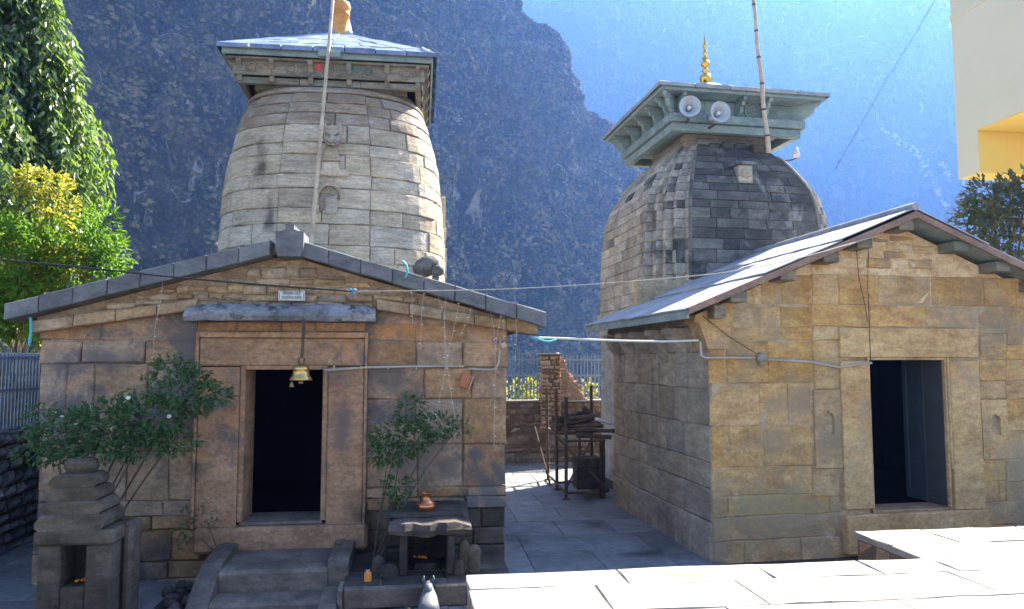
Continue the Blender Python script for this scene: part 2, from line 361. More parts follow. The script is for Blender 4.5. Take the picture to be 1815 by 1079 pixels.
# ------------------------------------------------------------------ the setting
def hill_material(name, veg, rock, scale):
    m, nt, N, L, P = nodes(name)
    tc = N.new('ShaderNodeTexCoord'); v = tc.outputs['Object']
    f = noise_tex(N, L, v, scale*.35, 8, .7, .5)
    c = ramp(N, L, f, [(.36, c4(veg[0])), (.5, c4(veg[1])), (.62, c4(veg[2]))])
    big = noise_tex(N, L, v, scale*.07, 4, .6, .6)
    c = mixc(N, L, ramp(N, L, big, [(.42, g(0)), (.58, g(1))]), c, c4(tuple(x*.45 for x in veg[1])))
    vo = N.new('ShaderNodeTexVoronoi'); vo.inputs['Scale'].default_value = scale*3; L.new(v, vo.inputs['Vector'])
    c = mixc(N, L, .6, c, ramp(N, L, vo.outputs['Distance'], [(.1, g(.75)), (.7, g(.15))]), 'OVERLAY')
    ms = N.new('ShaderNodeMapping'); ms.inputs['Scale'].default_value = (1, 1, .35); L.new(v, ms.inputs[0])
    r1 = noise_tex(N, L, ms.outputs[0], scale*.5, 9, .75, .8)
    fac = ramp(N, L, r1, [(.575, g(0)), (.63, g(1))])
    c = mixc(N, L, fac, c, c4(rock))
    L.new(c, P.inputs['Base Color']); P.inputs['Roughness'].default_value = 1; P.inputs['Specular IOR Level'].default_value = 0.05
    b = noise_tex(N, L, v, scale*2.2, 8, .7)
    bp = N.new('ShaderNodeBump'); bp.inputs['Strength'].default_value = 1; bp.inputs['Distance'].default_value = 1.4/scale
    L.new(b, bp.inputs['Height']); L.new(bp.outputs[0], P.inputs['Normal'])
    M[name] = m
hill_material('near_slope', [(.07,.066,.034), (.19,.155,.08), (.34,.26,.15)], (.60,.53,.43), .33)
hill_material('far_slope', [(.03,.038,.02), (.055,.06,.032), (.085,.085,.05)], (.24,.23,.19), .12)

material('pale_rock', [(.42,.36,.28), (.60,.53,.44)], .3, .95, 0, 3, 0, (), None, .2, .1, mottle=.2)
# the temple terrace stands above a valley: level round the temples, falling away behind them
GX = [-770,-300,-100,-40,-20,-8,0,6,9,20,32,60,150,400,770]; GY = [-110,-40,0,17.4,22,30,33,45,70,120,200,400,880]
def ground_z(x, y):
    t = max(0.0, y - (33 if 9 <= x <= 32 else 17.4)); return -.06 - 27*(1 - math.exp(-t/22))
gv = [(x, y, ground_z(x, y)) for x in GX for y in GY]; w_ = len(GY)
gf = [(a*w_+b, (a+1)*w_+b, (a+1)*w_+b+1, a*w_+b+1) for a in range(len(GX)-1) for b in range(w_-1)]
tag(raw('ground', gv, gf, 'earth'), None, None, kind='structure')

def fbm(p, sc, oc=5):
    return noise.fractal(Vector(p) * sc, .9, 2.1, oc)
def hillside(name, mat, A, B, crest, lean, n, mrow, amp, seed, back=.5, fq=.45):
    """slope standing on the line A-B, crest(t) high, leaning back; its far side falls away again"""
    ax, ay = A; bx, by = B; dx, dy = bx-ax, by-ay; ln = math.hypot(dx, dy)
    nx, ny = -dy/ln, dx/ln                       # pointing away from the viewer
    if ny < 0: nx, ny = -nx, -ny
    vs = []; fs = []
    rows = mrow + mrow//4
    for i in range(n+1):
        t = i/n; h = crest(t)
        for j in range(rows+1):
            if j <= mrow:
                z = -30 + (h+30) * j/mrow; off = z*lean
            else:
                k = (j-mrow)/(mrow//4); z = h*(1 - k*back); off = h*lean + h*k*.35
            x = ax+dx*t; y = ay+dy*t
            q = Vector((x*.9+seed, y*.9, z*.45))
            gul = noise.ridged_multi_fractal(q*fq*.022, .9, 2.0, 4, 1.0, 2.0) - 1.0
            w = min(1.0, j/(mrow*.12)) 
            d = (gul*amp*1.25 + fbm((x+seed, y, z), .07*fq, 6)*amp*.7 + (noise.ridged_multi_fractal(q*fq*.085, .9, 2.0, 4, 1.0, 2.0) - 1.0)*amp*.28 + fbm((x+seed, y, z), .35*fq, 4)*amp*.12)*w
            vs.append((x + nx*(off+d), y + ny*(off+d), z + fbm((x, y+seed, z), .05*fq, 4)*amp*.35*w - .5))
    w = rows+1
    for i in range(n):
        for j in range(rows):
            fs.append((i*w+j, (i+1)*w+j, (i+1)*w+j+1, i*w+j+1))
    o = raw(name, vs, fs, mat)
    return tag(o, None, None, kind='structure'), vs, w
def crest_near(t):
    # t from the right-hand foot of the spur to far left
    return max(36.0, min(237.0, 1.71*(61 + (t-.137)*175)))
NI, NJ = 270, 120
near_hill, nhv, nhw = hillside('near_hill', 'near_slope', (89, 217), (-123, 109), crest_near, .30, NI, NJ, 12.5, 3.0, .5, .6)
far_hill, fhv, fhw = hillside('far_hill', 'far_slope', (720, 430), (-200, 640), lambda t: 395.0, .34, 190, 100, 28.0, 71.0, .2, .18)

# scrub on the near slope: far too much of it to count
rng = random.Random(5)
vs = []; fs = []
ico = [(0,0,1),(.89,0,.45),(.28,.85,.45),(-.72,.53,.45),(-.72,-.53,.45),(.28,-.85,.45),(.6,.5,-.3),(-.3,.8,-.3),(-.8,0,-.3),(-.3,-.8,-.3),(.6,-.5,-.3)]
icf = [(0,1,2),(0,2,3),(0,3,4),(0,4,5),(0,5,1),(1,6,2),(2,7,3),(3,8,4),(4,9,5),(5,10,1),(2,6,7),(3,7,8),(4,8,9),(5,9,10),(1,10,6)]
for k in range(40000):
    i = rng.randrange(0, NI); j = rng.randrange(2, NJ)
    a = Vector(nhv[i*nhw+j]); b = Vector(nhv[(i+1)*nhw+j+1]); p = a.lerp(b, rng.random())
    if fbm((p.x+9, p.y, p.z), .04, 3) < rng.uniform(-.5, .1): continue
    s = rng.uniform(.3, 1.0)
    n = len(vs)
    for q in ico: vs.append((p.x + q[0]*s*rng.uniform(.6,1.3), p.y + q[1]*s*rng.uniform(.6,1.3), p.z + q[2]*s*rng.uniform(.6,1.4)))
    fs += [tuple(n+x for x in f) for f in icf]
material('scrub_leaf', [(.035,.04,.018), (.085,.082,.035), (.17,.135,.06), (.27,.20,.10)], .3, 1, 0, 3, 0, (), None, .3, .05, mottle=.3)
tag(raw('hillside_scrub', vs, fs, 'scrub_leaf'), 'dark scrub and bushes covering the near mountain slope', 'scrub', kind='stuff')

# pale rock ribs catching the sun high on the far slope
from mathutils.bvhtree import BVHTree
bvh = BVHTree.FromPolygons([Vector(v) for v in fhv], [tuple(p.vertices) for p in far_hill.data.polygons])
def on_far(px, py):
    hit = bvh.ray_cast(EYEP, ray(px, py).normalized()); return hit[0]
for path in ([(1616,266),(1630,288),(1645,312),(1660,345),(1676,374)], [(1620,262),(1629,270),(1640,281)], [(1654,288),(1668,292),(1678,303),(1683,318)], [(1660,0),(1672,18),(1681,40),(1692,72),(1697,104)], [(1674,0),(1688,20),(1698,46)], [(1668,284),(1680,296)], [(1704,322),(1712,335),(1720,352)], [(1178,56),(1190,40)], [(1560,230),(1590,250),(1612,262)]):
    P = [on_far(*p) for p in path]
    if any(p is None for p in P): continue
    m_ = MB()
    for a, b in zip(P, P[1:]):
        n_ = max(2, int((b-a).length/2.2))
        for i in range(n_):
            q = a.lerp(b, (i + rng.random())/n_) + Vector((rng.gauss(0, 1.6), 0, rng.gauss(0, 1.2))); s_ = rng.uniform(.5, 1.7) * (1 if len(path) > 2 else .7)
            for _ in range(2):
                o_ = Vector((rng.uniform(-1.5, 1.5), -1.0, rng.uniform(-1.5, 1.5)))
                m_.add([q + o_ + Vector((e[0]*s_*rng.uniform(.5,1.2), e[1]*s_, e[2]*s_*rng.uniform(.6,1.5))) for e in ico], icf)
    tag(m_.build('rock_rib', 'pale_rock'), None, None, kind='structure')

# courtyard paving: slabs laid on the ground
rng = random.Random(11)
pave = MB().box(-9, 12, 3.0, 17.2, -.055, -.03).build('courtyard_pavement', 'joint_dark'); tag(pave, None, None, kind='structure')
flat = lambda u, v, d: (u, v, d)
def lay(x0, x1, y0, y1, mx, my, parent, mat, name, z=0.0, ch=.004, gap=.0025, rough=.002, skip=None, rng=rng):
    f = lambda u, v, d: (u, v, z + d)
    ys = split(y0, y1, my, rng, .25)
    for a, b in zip(ys, ys[1:]):
        xs = split(x0, x1, mx, rng, .35)
        for c, d in zip(xs, xs[1:]):
            if skip and skip(c, d, a, b): continue
            stone(f, c, d, a, b, rng, parent, mat, name, 0, .028, ch, 2, 1, rough, .004, 0, gap)
lay(.55, 3.3, 6.0, 16.3, .72, .8, pave, 'slate_paving', 'paving_slab')
lay(-6.6, -2.35, 6.0, 8.15, .75, .62, pave, 'slate_paving', 'paving_slab')
lay(-6.6, -3.75, 8.15, 10.6, .72, .66, pave, 'slate_paving', 'paving_slab')
lay(-2.35, .55, 5.9, 7.0, .7, .55, pave, 'slate_paving', 'paving_slab')

# raised terrace: masonry body with pale slabs on top
rng = random.Random(23)
TZ = .9
tb = MB()
tb.box(.30, 14, 3.4, 4.58, -.05, TZ-.05)
tb.box(3.33, 14, 4.58, 5.36, -.05, TZ-.05)
tb.box(-7, 14, -4, 3.4, -.05, TZ-.05)
ter = tb.build('terrace', 'mortar_dark'); tag(ter, None, None, kind='structure')
def top(u, v, d): return (u, v, TZ - .045 + d)
def slabs(x0, x1, y0, y1, cuts, mat='pale_slab'):
    for (a, b, c, d) in cuts: stone(top, a, b, c, d, rng, ter, mat, 'terrace_slab', .045, .004, .005, 4, 2, .003, .006, 0, .0025)
rows = [(4.29, 4.60, [.285, 1.23, 2.13, 2.84, 3.35, 4.14, 5.04, 6.0, 7.2]), (3.84, 4.29, [.285, 1.02, 1.87, 2.23, 3.25, 3.82, 4.8, 5.8, 7.0]), (3.4, 3.84, [.285, .85, 1.62, 2.6, 3.4, 4.3, 5.4, 6.6])]
for (a, b, xs) in rows:
    slabs(0, 0, 0, 0, [(c, d, a, b) for c, d in zip(xs, xs[1:])])
xs = [3.315, 3.86, 4.67, 5.36, 6.2, 7.2]
slabs(0, 0, 0, 0, [(c, d, 4.94, 5.38) for c, d in zip(xs, xs[1:])])
xs = [3.315, 4.1, 4.92, 6.0, 7.1]
slabs(0, 0, 0, 0, [(c, d, 4.60, 4.94) for c, d in zip(xs, xs[1:])])
for ya, yb in ((.6, 1.6), (1.6, 2.6), (2.6, 3.4)):
    xs = split(-3, 6, 1.0, rng); slabs(0, 0, 0, 0, [(c, d, ya, yb) for c, d in zip(xs, xs[1:])])
# the terrace's faces of rough stone
for (fn, a, b) in ((lambda u, v, d: (u, 4.58+d, v), .30, 3.33), (lambda u, v, d: (3.33-d, u, v), 4.60, 5.34), (lambda u, v, d: (.30-d, u, v), 3.4, 4.56)):
    for z0, z1 in ((0, .2), (.2, .42), (.42, .64), (.64, .85)):
        xs = split(a, b, .36, rng)
        for c, d in zip(xs, xs[1:]): stone(fn, c, d, z0, z1, rng, ter, 'brown_stone', 'stone_block', .0, .02, .01, 2, 1, .006, .008)

bounce_pad = MB().box(9.5, 30, 12.0, 30, -.055, .02).build('bounce_yard', 'pale_slab'); tag(bounce_pad, None, None, kind='structure')  # pale paving added to bounce sunlight up under the house overhang

# ------------------------------------------------------------------ the left temple
FL = Frame(-1.43, 8.0, 0)
LT = thing('stone_temple', 'left stone temple with low slate gable, black doorway and pale curved tower', 'temple', (-1.43, 8.0, 0))
rng = random.Random(101)
HL, HR = -2.36, 2.32          # hall sides in its own axes
DL = 2.9                      # depth of the hall
def fx(px, py=650, y=0): return FL.at(px, py, y).x
def fz(py, px=500, y=0): return FL.at(px, py, y).z
dx0, dx1, dz0, dz1 = fx(438), fx(574), fz(922), fz(655)
JX0, JX1 = fx(354), fx(649)
wall = MB()
wall.box(HL+.03, dx0-.06, .0, .45, -.05, 2.55); wall.box(dx1+.06, HR-.03, .0, .45, -.05, 2.55)
wall.box(dx0-.06, dx1+.06, .0, .45, dz1+.04, 2.55); wall.box(dx0-.06, dx1+.06, .0, .45, -.05, dz0-.03)
wall.box(HL+.03, HL+.4, .45, DL, -.05, 2.6); wall.box(HR-.4, HR-.03, .45, DL, -.05, 2.6); wall.box(HL+.4, HR-.4, DL-.2, DL, -.05, 2.7)
wall = wall.build('wall', 'mortar_dark', LT)
MB().box(HL+.4, HR-.4, .45, DL-.2, -.05, dz0-.04).build('interior_floor', 'painted_gloom', LT)
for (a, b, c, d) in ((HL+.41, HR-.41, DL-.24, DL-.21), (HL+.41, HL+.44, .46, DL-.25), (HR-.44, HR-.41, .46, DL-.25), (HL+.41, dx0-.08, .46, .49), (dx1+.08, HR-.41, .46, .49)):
    MB().box(a, b, c, d, dz0-.035, 2.5).build('gloom_lining', 'painted_gloom', LT)  # added black sheets that paint shade behind the doorway
MB().box(HL+.4, HR-.4, .46, DL-.2, 2.5, 2.54).build('interior_ceiling', 'painted_gloom', LT)
front = lambda u, v, d: (u, -d, v)
def rowpx(frame, parent, y0, y1, xs, mat, proud=.02, rng=rng, ch=.014, fn=front, rough=.007, jit=.009, name='stone_block', depth=.04, gap=.003, yp=0):
    z1, z0 = frame.at(600, y0, yp).z, frame.at(600, y1, yp).z
    X = [frame.at(x, (y0+y1)/2, yp).x for x in xs]
    for a, b in zip(X, X[1:]):
        stone(fn, a, b, z0, z1, rng, parent, mat, name, proud + rng.uniform(-.004, .004), depth, ch, max(1, min(4, int((b-a)/.22))), 1 if z1-z0 < .25 else 2, rough, jit, 0, gap)
# left of the door
for (y0, y1, xs, pr) in ((572, 605, [72, 180, 290, 354], .02), (605, 644, [72, 145, 258, 354], .022), (644, 722, [72, 119, 168, 262, 354], .018),
                         (722, 795, [72, 160, 250, 354], .02), (795, 880, [72, 130, 225, 300, 354], .02), (880, 906, [70, 190, 290, 356], .035),
                         (906, 930, [70, 170, 270, 356], .05), (930, 984, [70, 150, 205, 250, 305, 356], .03), (984, 1012, [68, 200, 300, 370], .06), (1012, 1042, [64, 170, 280, 372], .08)):
    rowpx(FL, wall, y0, y1, xs, 'brown_stone', pr)
# right of the door
for (y0, y1, xs, pr) in ((572, 605, [649, 735, 830, 899], .02), (605, 651, [649, 738, 820, 899], .022), (651, 708, [649, 752, 835, 898], .018),
                         (708, 790, [649, 735, 820, 897], .02), (790, 866, [649, 740, 820, 895], .018), (866, 884, [649, 740, 828, 897], .04),
                         (884, 906, [649, 745, 824, 899], .06), (906, 940, [655, 720, 800, 852, 895], .03), (940, 972, [660, 760, 838, 893], .04), (972, 1042, [660, 770, 845, 893], .06)):
    rowpx(FL, wall, y0, y1, xs, 'brown_stone' if y0 < 900 else 'mossy_stone', pr)
# right side wall facing the lane, and left side wall
for (fn, a) in ((lambda u, v, d: (HR-.02+d, u, v), 0), (lambda u, v, d: (HL+.02-d, u, v), 1)):
    zs = [-.02, .28, .5, .62, .9, 1.35, 1.8, 2.15, 2.5]
    for k, (z0, z1) in enumerate(zip(zs, zs[1:])):
        ys = split(0, DL, .6, rng)
        for c, d in zip(ys, ys[1:]): stone(fn, c, d, z0, z1, rng, wall, 'brown_stone', 'stone_block', (.05 if z1 < .6 else .02), .03, .01, 2, 1, .004, .003)
# door surround: jambs, lintel, inner mouldings, threshold block
fr = MB()
zt = fz(592)
fr.cbox(JX0+.012, dx0-.055, -.075, .2, fz(930), fz(650), .012); fr.cbox(dx1+.055, JX1-.012, -.075, .2, fz(930), fz(650), .012)
fr.cbox(JX0+.012, JX1-.012, -.078, .2, fz(648), zt-.045, .012)
surround = fr.build('door_surround', 'brown_frame', LT)
for (a, b, c, d, e) in ((JX0-.02, JX0+.01, fz(930), zt+.02, -.10), (JX1-.01, JX1+.02, fz(930), zt+.02, -.10), (JX0+.01, JX1-.01, zt-.04, zt+.02, -.102)):
    MB().cbox(a, b, e, .1, c, d, .008).build('outer_moulding', 'brown_frame', surround)
for (a, b, c, d) in ((dx0-.052, dx0, dz0, dz1+.05), (dx1, dx1+.052, dz0, dz1+.05), (dx0, dx1, dz1, dz1+.05)):
    MB().cbox(a, b, -.06, .42, c, d, .008).build('inner_moulding', 'brown_frame', surround)
MB().cbox(JX0+.02, JX1+.05, -.16, .3, fz(972), dz0-.035, .03).build('threshold_stone', 'brown_frame', surround)
MB().cbox(dx0-.02, dx1+.02, -.07, .45, dz0-.033, dz0, .008).build('sill', 'plinth_stone', surround)
# frieze course between the surround and the hood
rowpx(FL, wall, 570, 590, [352, 420, 500, 560, 648], 'brown_frame', .03)
# hood stone over the door
hp = [(-.38, 0), (-.40, .05), (-.385, .10), (-.30, .17), (0, .20), (.1, .2), (.1, 0)]
hz = FL.at(500, 568, -.40).z
hx0, hx1 = FL.at(320, 555, -.40).x, FL.at(664, 555, -.40).x
hm = MB(); n = 16
ring = []
for i in range(n+1):
    t = i/n; x = hx0 + (hx1-hx0)*t; e = 1 - .18*max(0, abs(2*t-1)*6-5)
    ring.append([(x, p[0]*e + rng.uniform(-.008, .008), hz + p[1]*e + rng.uniform(-.006, .006)) for p in hp])
vs = [q for r_ in ring for q in r_]; m_ = len(hp)
fs = [(i*m_+j, (i+1)*m_+j, (i+1)*m_+(j+1)%m_, i*m_+(j+1)%m_) for i in range(n) for j in range(m_)] + [tuple(range(m_)), tuple(reversed(range(n*m_, (n+1)*m_)))]
hm.add(vs, fs).build('hood_stone', 'hood_stone', LT)
# roof geometry of the hall: ridge line along y
RX, VY = 0.02, -.28           # ridge x, front edge of the roof
rz = FL.at(512, 418, VY).z; el = FL.at(6, 538, VY); er = FL.at(969, 553, VY)
def roofz(x): return rz + (el.z - rz) * (RX - x)/(RX - el.x) if x < RX else rz + (er.z - rz) * (x - RX)/(er.x - RX)
# gable mass: proud of the wall, its lower edge a raking cornice
gy = -.09
bl, bm_, br = FL.at(58, 590, gy), FL.at(352, 549, gy), FL.at(952, 594, gy); bmr = FL.at(668, 549, gy)
out = [(bl.x+.02, bl.z+.01), (bm_.x, bm_.z), (bm_.x, bm_.z-.05), (bmr.x, bmr.z-.05), (bmr.x, bmr.z), (br.x-.02, br.z+.01), (br.x-.02, roofz(br.x)-.17), (RX, rz-.17), (bl.x+.02, roofz(bl.x)-.17)]
gab = MB().prism(out, 'y', gy+.03, .3)
gab = gab.build('gable', 'gable_stone', LT)
gfn = lambda u, v, d: (u, gy - d, v)
MB().prism([(HL+.06, 2.40), (HR-.06, 2.40), (HR-.06, br.z + (bmr.z-br.z)*.12 + .03), (bmr.x, bmr.z+.02), (bm_.x, bm_.z+.02), (HL+.06, bl.z + (bm_.z-bl.z)*.06 + .03)], 'y', -.012, .25).build('wall_head', 'brown_stone', LT)
# raking cornice blocks
for (p, q, n) in ((bl, bm_, 4), (bmr, br, 5)):
    for i in range(n):
        a = p.lerp(q, i/n); b = p.lerp(q, (i+1)/n); h = .13
        cfn = (lambda A, B: (lambda u, v, d: (A.x + (B.x-A.x)*u, gy - d, A.z + (B.z-A.z)*u + v)))(a, b)
        stone(cfn, .004, .996, 0, h + rng.uniform(-.02, .02), rng, gab, 'gable_stone', 'cornice_stone', .05, .1, .012, 3, 1, .004, .002, 0, .001)
# rubble of the gable
z = min(bl.z, br.z) + .1
while z < rz - .2:
    h = rng.uniform(.075, .14)
    x = HL - .1
    while x < HR + .1:
        w = rng.uniform(.13, .36); xa, xb = x, x + w; x += w
        xm = (xa+xb)/2
        zb = (bl.z + (bm_.z-bl.z)*(xm-bl.x)/(bm_.x-bl.x) if xm < bm_.x else bm_.z if xm < bmr.x else bmr.z + (br.z-bmr.z)*(xm-bmr.x)/(br.x-bmr.x)) + .11
        zc = min(roofz(xa), roofz(xb)) - .20
        lo, hi = max(z, zb if not (bm_.x < xm < bmr.x) else zb-.16), min(z+h, zc)
        if hi - lo < .045: continue
        stone(gfn, xa, xb, lo + rng.uniform(0, .012), hi, rng, gab, 'gable_stone', 'rubble_stone', rng.uniform(-.012, .016), .05, .016, 2, 2, .006, .012, .008, .003)
    z += h
# roof: deck, verge slabs, ridge slab, field of slabs
deck = MB()
for (xa, xb) in ((el.x+.05, RX), (RX, er.x-.05)):
    za, zb = roofz(xa), roofz(xb)
    deck.add([(xa, VY+.06, za-.16), (xb, VY+.06, zb-.16), (xb, DL+.05, zb-.16), (xa, DL+.05, za-.16), (xa, VY+.06, za-.06), (xb, VY+.06, zb-.06), (xb, DL+.05, zb-.06), (xa, DL+.05, za-.06)],
             [(0,3,2,1),(4,5,6,7),(0,1,5,4),(1,2,6,5),(2,3,7,6),(3,0,4,7)])
roof = deck.build('roof', 'dark_timber', LT)
for (x0, x1, n) in ((el.x, RX-.13, 8), (RX+.13, er.x, 8)):
    for i in range(n):
        xa, xb = x0 + (x1-x0)*i/n, x0 + (x1-x0)*(i+1)/n
        dz = rng.uniform(-.006, .006)
        rf = lambda u, v, d: (u, VY - d + .0, roofz(u) - .165 + v)
        stone(rf, xa, xb, rng.uniform(-.006, .004), .165 + dz, rng, roof, 'verge_slab', 'verge_slab', rng.uniform(-.006, .006), .30, .008, 2, 1, .002, .003, 0, .003)
for s_ in (0, 1):
    x0, x1 = ((el.x+.01, RX-.02) if s_ == 0 else (RX+.02, er.x-.01))
    ys = split(VY+.3, DL+.05, .42, rng, .1)
    for a, b in zip(ys, ys[1:]):
        n = 6
        for i in range(n):
            xa, xb = x0 + (x1-x0)*i/n, x0 + (x1-x0)*(i+1)/n
            sf = lambda u, v, d: (u, v, roofz(u) - .02 + d)
            stone(sf, xa, xb, a, b, rng, roof, 'verge_slab', 'roof_slab', rng.uniform(0, .012), .05, .006, 1, 1, .002, .003, 0, .003)
ra, rb = FL.at(488, 440, VY-.04), FL.at(538, 440, VY-.04)
zt_, zb_ = FL.at(512, 411, VY-.04).z, FL.at(512, 454, VY-.04).z
rp = [(ra.x, zt_), (ra.x, zb_+.05), (ra.x+.02, zb_+.03), (ra.x+.02, zb_), (rb.x-.02, zb_), (rb.x-.02, zb_+.03), (rb.x, zb_+.05), (rb.x, zt_), (rb.x-.07, zt_+.015), ((ra.x+rb.x)/2+.04, zt_+.03), ((ra.x+rb.x)/2+.045, zt_+.075), ((ra.x+rb.x)/2, zt_+.105), ((ra.x+rb.x)/2-.045, zt_+.075), ((ra.x+rb.x)/2-.04, zt_+.03), (ra.x+.07, zt_+.015)]
MB().prism(rp, 'y', VY-.05, VY+.32).build('ridge_block', 'verge_slab', roof)
MB().tube([(RX, VY+.33, rz+.0), (RX, DL, rz+.0)], .075, 8).build('ridge_cap', 'verge_slab', roof)
# timber ends poking out under the verge
for (px, py) in ((212, 512), (300, 488), (392, 463), (425, 455), (640, 470), (690, 488), (716, 497), (850, 535)):
    p = FL.at(px, py+3, gy-.05); MB().cbox(p.x-.06, p.x+.06, gy-.12, gy+.1, p.z-.03, p.z+.03, .01).build('rafter_end', 'barge_wood', roof)

# stairs in front of the door
st = MB().box(-.50, .52, -.8, -.01, -.05, .2).build('stairs', 'soot_stone', LT)
sx0, sx1 = FL.at(388, 1000, -.9).x, FL.at(580, 1000, -.9).x
for (ya, yb, z0, z1) in ((-.90, -.02, .10, .29), (-1.20, -.10, -.02, .10), (-1.5, -.5, -.03, .004)):
    f = MB()
    n = 6; vs = []
    for i in range(n+1):
        x = sx0 + (sx1-sx0)*i/n + (0); jj = rng.uniform(-.008, .008); kk = rng.uniform(-.006, .006)
        vs += [(x, ya+jj, z0), (x, ya+jj, z1-.03+kk), (x, ya+.03+jj, z1+kk), (x, yb, z1+.01), (x, yb, z0)]
    fs = [(i*5+j, (i+1)*5+j, (i+1)*5+(j+1)%5, i*5+(j+1)%5) for i in range(n) for j in range(5)] + [(0,1,2,3,4), tuple(n*5+k for k in (4,3,2,1,0))]
    f.add(vs, fs).build('step', 'plinth_stone', st)
# cheek stones
def cheek(xa, xb, prof, mat='plinth_stone'):
    m = MB(); vs = []; k = len(prof); n = 3
    for i in range(n+1):
        x = xa + (xb-xa)*i/n; e = .012 if i in (0, n) else 0
        vs += [(x, y + rng.uniform(-.005, .005), z - e + rng.uniform(-.006, .006)) for y, z in prof]
    fs = [(i*k+j, (i+1)*k+j, (i+1)*k+(j+1)%k, i*k+(j+1)%k) for i in range(n) for j in range(k)] + [tuple(range(k)), tuple(n*k+q for q in reversed(range(k)))]
    m.add(vs, fs).build('cheek_stone', mat, st)
cheek(sx1+.0, sx1+.19, [(-.86, -.03), (-.88, .30), (-.80, .37), (-.05, .38), (-.05, -.03)])
cheek(sx1-.02, sx1+.13, [(-1.45, -.03), (-1.44, .05), (-1.3, .10), (-.90, .13), (-.90, -.03)])
cheek(sx0-.19, sx0-.005, [(-1.35, -.03), (-1.35, .0), (-1.2, .09), (-1.0, .22), (-.75, .34), (-.4, .38), (-.03, .38), (-.03, -.03)])

# tower: curved shaft of rounded square plan
TLX, TLY = FL.m @ (Vector((-1.40, 12.47, 0)) - FL.o), 0
TCX, TCY = TLX.x, TLX.y
def sup(a, n):
    c, s_ = math.cos(a), math.sin(a)
    return Vector((math.copysign(abs(c)**(2/n), c), math.copysign(abs(s_)**(2/n), s_), 0))
class Plan:
    def __init__(s, pts):
        s.p = pts; s.n = len(pts); s.L = [0]
        for i in range(s.n): s.L.append(s.L[-1] + (pts[(i+1)%s.n]-pts[i]).length)
        s.total = s.L[-1]
        s.nm = []
        for i in range(s.n):
            t = (pts[(i+1)%s.n] - pts[i]).normalized(); s.nm.append(Vector((t.y, -t.x, 0)))
    def at(s, u, smooth=True):
        u %= s.total
        lo, hi = 0, s.n
        while hi - lo > 1:
            m = (lo+hi)//2
            if s.L[m] <= u: lo = m
            else: hi = m
        t = (u - s.L[lo]) / (s.L[lo+1]-s.L[lo])
        p = s.p[lo].lerp(s.p[(lo+1)%s.n], t)
        n = s.nm[lo]
        if smooth:
            n = (s.nm[lo-1].lerp(s.nm[lo], t+.5) if t < .5 else s.nm[lo].lerp(s.nm[(lo+1)%s.n], t-.5)).normalized()
        return p, n
def prof(tab):
    def f(z):
        if z <= tab[0][0]: return tab[0][1]
        for (a, x), (b, y) in zip(tab, tab[1:]):
            if z <= b:
                t = (z-a)/(b-a); return x + (y-x)*t
        return tab[-1][1]
    return f
import bisect
def smooth_prof(tab):
    """monotone-ish cubic through the table"""
    zs = [a for a, _ in tab]; ys = [b for _, b in tab]; n = len(tab)
    ms = [0]*n
    for i in range(n):
        if i == 0: ms[i] = (ys[1]-ys[0])/(zs[1]-zs[0])
        elif i == n-1: ms[i] = (ys[-1]-ys[-2])/(zs[-1]-zs[-2])
        else: ms[i] = (ys[i+1]-ys[i-1])/(zs[i+1]-zs[i-1])
    def f(z):
        z = max(zs[0], min(zs[-1], z)); i = min(n-2, max(0, bisect.bisect_right(zs, z)-1)); h = zs[i+1]-zs[i]; t = (z-zs[i])/h
        return (2*t**3-3*t*t+1)*ys[i] + (t**3-2*t*t+t)*h*ms[i] + (-2*t**3+3*t*t)*ys[i+1] + (t**3-t*t)*h*ms[i+1]
    return f
def shaft(name, plan, sfun, cx, cy, z0, z1, inset, mat, parent, rows=24, smooth=True, step=1):
    vs = []; fs = []
    us = [plan.L[i] for i in range(0, plan.n, step)]; k = len(us)
    for j in range(rows+1):
        z = z0 + (z1-z0)*j/rows; s_ = sfun(z)
        for u in us:
            p, nn = plan.at(u+1e-6, smooth); q = p*s_ - nn*inset; vs.append((cx+q.x, cy+q.y, z))
    for j in range(rows):
        for i in range(k): fs.append((j*k+i, j*k+(i+1)%k, (j+1)*k+(i+1)%k, (j+1)*k+i))
    fs.append(tuple(range(rows*k, (rows+1)*k)))
    return raw(name, vs, fs, mat, parent)
TLH = 1.76
planL = Plan([sup(R(-90) + 2*math.pi*i/96, 2.75)*TLH for i in range(96)])      # starts at the middle of the front
sL = smooth_prof([(0, 1.03), (2.6, 1.02), (3.4, 1.01), (4.14, 1.0), (4.95, .968), (5.5, .92), (5.87, .87), (6.2, .805), (6.45, .73), (6.7, .64)])
tower = shaft('tower', planL, sL, TCX, TCY, -.05, 6.55, .015, 'joint_dark', LT, 28)
def tfnL(u, v, d):
    p, nn = planL.at(u); s_ = sL(v); q = p*s_ + nn*d; return (TCX+q.x, TCY+q.y, v)
rng = random.Random(77)
zs = [2.75, 3.05, 3.32, 3.62, 3.86, 4.17, 4.40, 4.70, 4.91, 5.21, 5.40, 5.68, 5.88, 6.05, 6.22]
seen = planL.total*.34
for k, (z0, z1) in enumerate(zip(zs, zs[1:])):
    pw = .66 + rng.uniform(-.02, .02); mw = .74 if k < 10 else .9
    us = split(-seen, -pw, mw, rng, .6) + split(-pw, pw, mw*.8, rng, .5)[1:-1] + split(pw, seen, mw, rng, .6)
    pr = rng.uniform(-.008, .008)
    for a, b in zip(us, us[1:]):
        pr = .034 if abs(a+b)/2 < pw else -.004
        stone(tfnL, a, b, z0, z1, rng, tower, 'tower_pale' if z1 < 5.8 else 'tower_collar', 'stone_block', .022 + pr + rng.uniform(-.009, .011), .05, .013, max(2, min(6, int((b-a)/.14))), 2, .004, .006, .003, .003)
